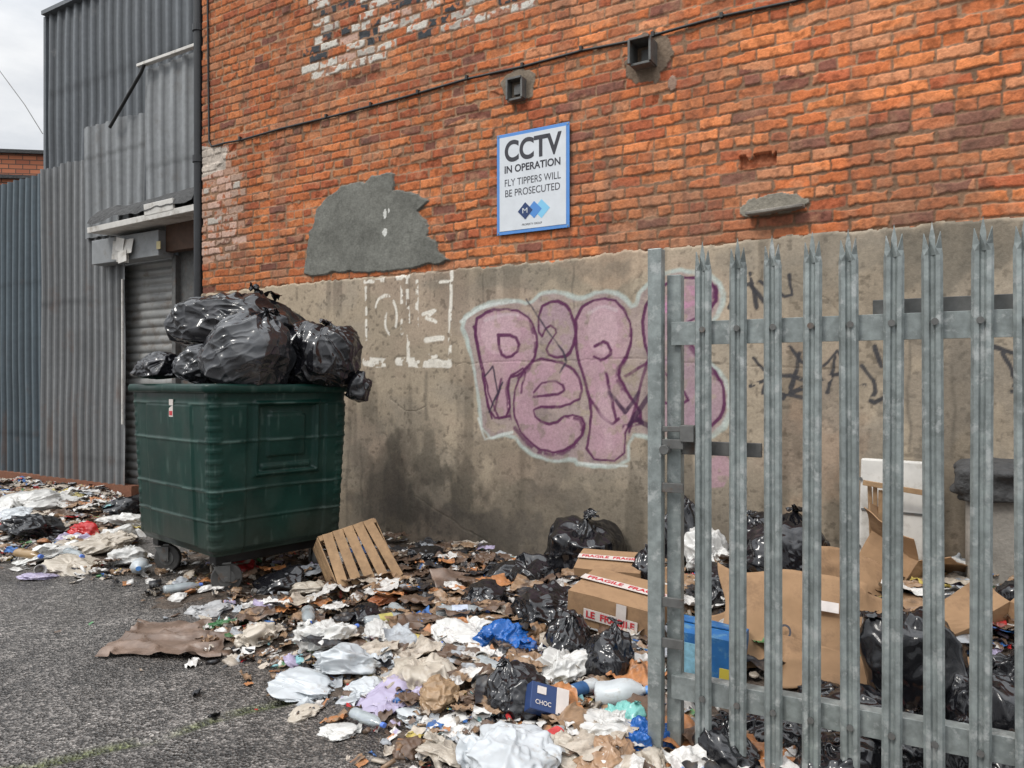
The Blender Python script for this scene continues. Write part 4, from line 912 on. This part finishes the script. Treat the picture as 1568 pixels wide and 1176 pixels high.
PX=PX[acc][:N_];PY=PY[acc][:N_]; HM=np.maximum(mound(PX,PY),0); LM=lmask(PX,PY,.5)
for i in range(len(PX)):
    p=A([PX[i],PY[i],HM[i]]); dist=math.hypot(PX[i]-b1[0],PY[i]-b1[1])
    isb=dist<.85 and rg.random()<.85 or (math.hypot(PX[i]-b2g[0],PY[i]-b2g[1])<.5 and rg.random()<.7) or rg.random()<.15
    col=pc[rg.choice(13,p=brn if isb else pw)]
    t=rg.random(); M=np.array(Euler((rg.normal(0,.3),rg.normal(0,.3),rg.uniform(0,6.28))).to_matrix())
    near_=1.0 if PY[i]<6 else 1.15
    lift=.010; band=None
    if t<.06 and LM[i]>.6:
        s=rg.uniform(.09,.24); V,Fc=FILM[rg.integers(24)]
        if rg.random()<.35: th=rg.uniform(-.2,.3); band=((V[:,0]>th)&(V[:,0]<th+rg.uniform(.08,.3)),pc[rg.choice(13,p=pw)])
        V=V*A([s,s*rg.uniform(.5,1.1),s*.7]); lift=.025; M=np.array(Euler((rg.normal(0,.12),rg.normal(0,.12),rg.uniform(0,6.28))).to_matrix())
    elif t<.42:
        s=rg.uniform(.018,.08)*near_; V,Fc=SH[rg.integers(40)]
        if rg.random()<.4: th=rg.uniform(-.3,.2); band=((V[:,1]>th)&(V[:,1]<th+.3),pc[rg.choice(13,p=pw)])
        V=V*A([s,s*rg.uniform(.4,1.2),s*.8])
    elif t<.80:
        s=rg.uniform(.012,.06)*near_; V,Fc=SHf[rg.integers(20)]
        if rg.random()<.4: th=rg.uniform(-.3,.2); band=((V[:,1]>th)&(V[:,1]<th+.4),pc[rg.choice(13)])
        V=V*A([s,s*rg.uniform(.2,1.6),s])
    elif t<.86:
        s=rg.uniform(.012,.045)*near_; V,Fc=BL[rg.integers(16)]; V=V*s
    elif t<.965:
        s=rg.uniform(.015,.06); V,Fc=bxV*A([s,s*rg.uniform(.3,1.4),s*rg.uniform(.03,.4)]),bxF
    else:
        s=rg.uniform(.03,.09); V,Fc=cyV*A([s*.5,s*.5,s]),cyF; M=np.array(Euler((1.57+rg.normal(0,.3),0,rg.uniform(0,6.28))).to_matrix())
    emit(V@M.T,Fc,p+A([0,0,s*.12+rg.uniform(0,.02)*LM[i]+(lift if LM[i]>.5 else .002)]),col,band)
mesh_np('litter',np.concatenate(LV_),np.concatenate(LF),M_litter,np.concatenate(LC),smooth=False)
# ------------------------------------------------------------------ light, world, camera
el=math.radians(50); az=math.radians(238)
wd_=bpy.data.worlds.new("World"); scene.world=wd_; wd_.use_nodes=True; nt=wd_.node_tree; N=nt.nodes; L=nt.links
bg=N['Background']; sky=N.new('ShaderNodeTexSky'); sky.sky_type='NISHITA'; sky.sun_disc=False; sky.sun_elevation=el; sky.sun_rotation=az; sky.air_density=1; sky.dust_density=3
hs=N.new('ShaderNodeHueSaturation'); hs.inputs['Saturation'].default_value=.3; L.new(sky.outputs[0],hs.inputs['Color'])
tc=N.new('ShaderNodeTexCoord'); mp=N.new('ShaderNodeMapping'); mp.inputs['Scale'].default_value=(1,1,2.2); L.new(tc.outputs['Generated'],mp.inputs[0])
no=N.new('ShaderNodeTexNoise'); no.inputs['Scale'].default_value=3.2; no.inputs['Detail'].default_value=7; no.inputs['Roughness'].default_value=.55; L.new(mp.outputs[0],no.inputs['Vector'])
rp=N.new('ShaderNodeValToRGB'); rp.color_ramp.elements[0].position=.35; rp.color_ramp.elements[0].color=(.54,.58,.64,1); rp.color_ramp.elements[1].position=.62; rp.color_ramp.elements[1].color=(.98,.99,1.,1)
L.new(no.outputs['Fac'],rp.inputs[0])
sx=N.new('ShaderNodeSeparateXYZ'); L.new(tc.outputs['Generated'],sx.inputs[0])
mr=N.new('ShaderNodeMapRange'); mr.inputs[1].default_value=.35; mr.inputs[2].default_value=1.; mr.inputs[3].default_value=7.; mr.inputs[4].default_value=24.; L.new(sx.outputs[2],mr.inputs[0])
vs=N.new('ShaderNodeVectorMath'); vs.operation='SCALE'; L.new(rp.outputs[0],vs.inputs[0]); L.new(mr.outputs[0],vs.inputs['Scale'])
mx=N.new('ShaderNodeMix'); mx.data_type='RGBA'; mx.inputs[0].default_value=.88; L.new(hs.outputs[0],mx.inputs[6]); L.new(vs.outputs[0],mx.inputs[7])
L.new(mx.outputs[2],bg.inputs['Color']); bg.inputs['Strength'].default_value=.15
sl=bpy.data.lights.new('sun','SUN'); sl.energy=1.5; sl.angle=math.radians(12); sl.color=(1,.96,.90)
so=bpy.data.objects.new('sun',sl); scene.collection.objects.link(so)
dirv=Vector((math.sin(az)*math.cos(el),math.cos(az)*math.cos(el),math.sin(el)))
so.rotation_euler=dirv.to_track_quat('Z','Y').to_euler()
cam=bpy.data.cameras.new('camera'); cam.sensor_width=36; cam.lens=36*F/1568; cam.clip_end=1000; cam.clip_start=.05
co=bpy.data.objects.new('camera',cam); scene.collection.objects.link(co); co.location=(0,0,EYE); co.rotation_euler=(math.pi/2,0,0)
scene.camera=co
scene.view_settings.view_transform='Standard'; scene.view_settings.look='None'; scene.view_settings.exposure=0
print('litter',o)
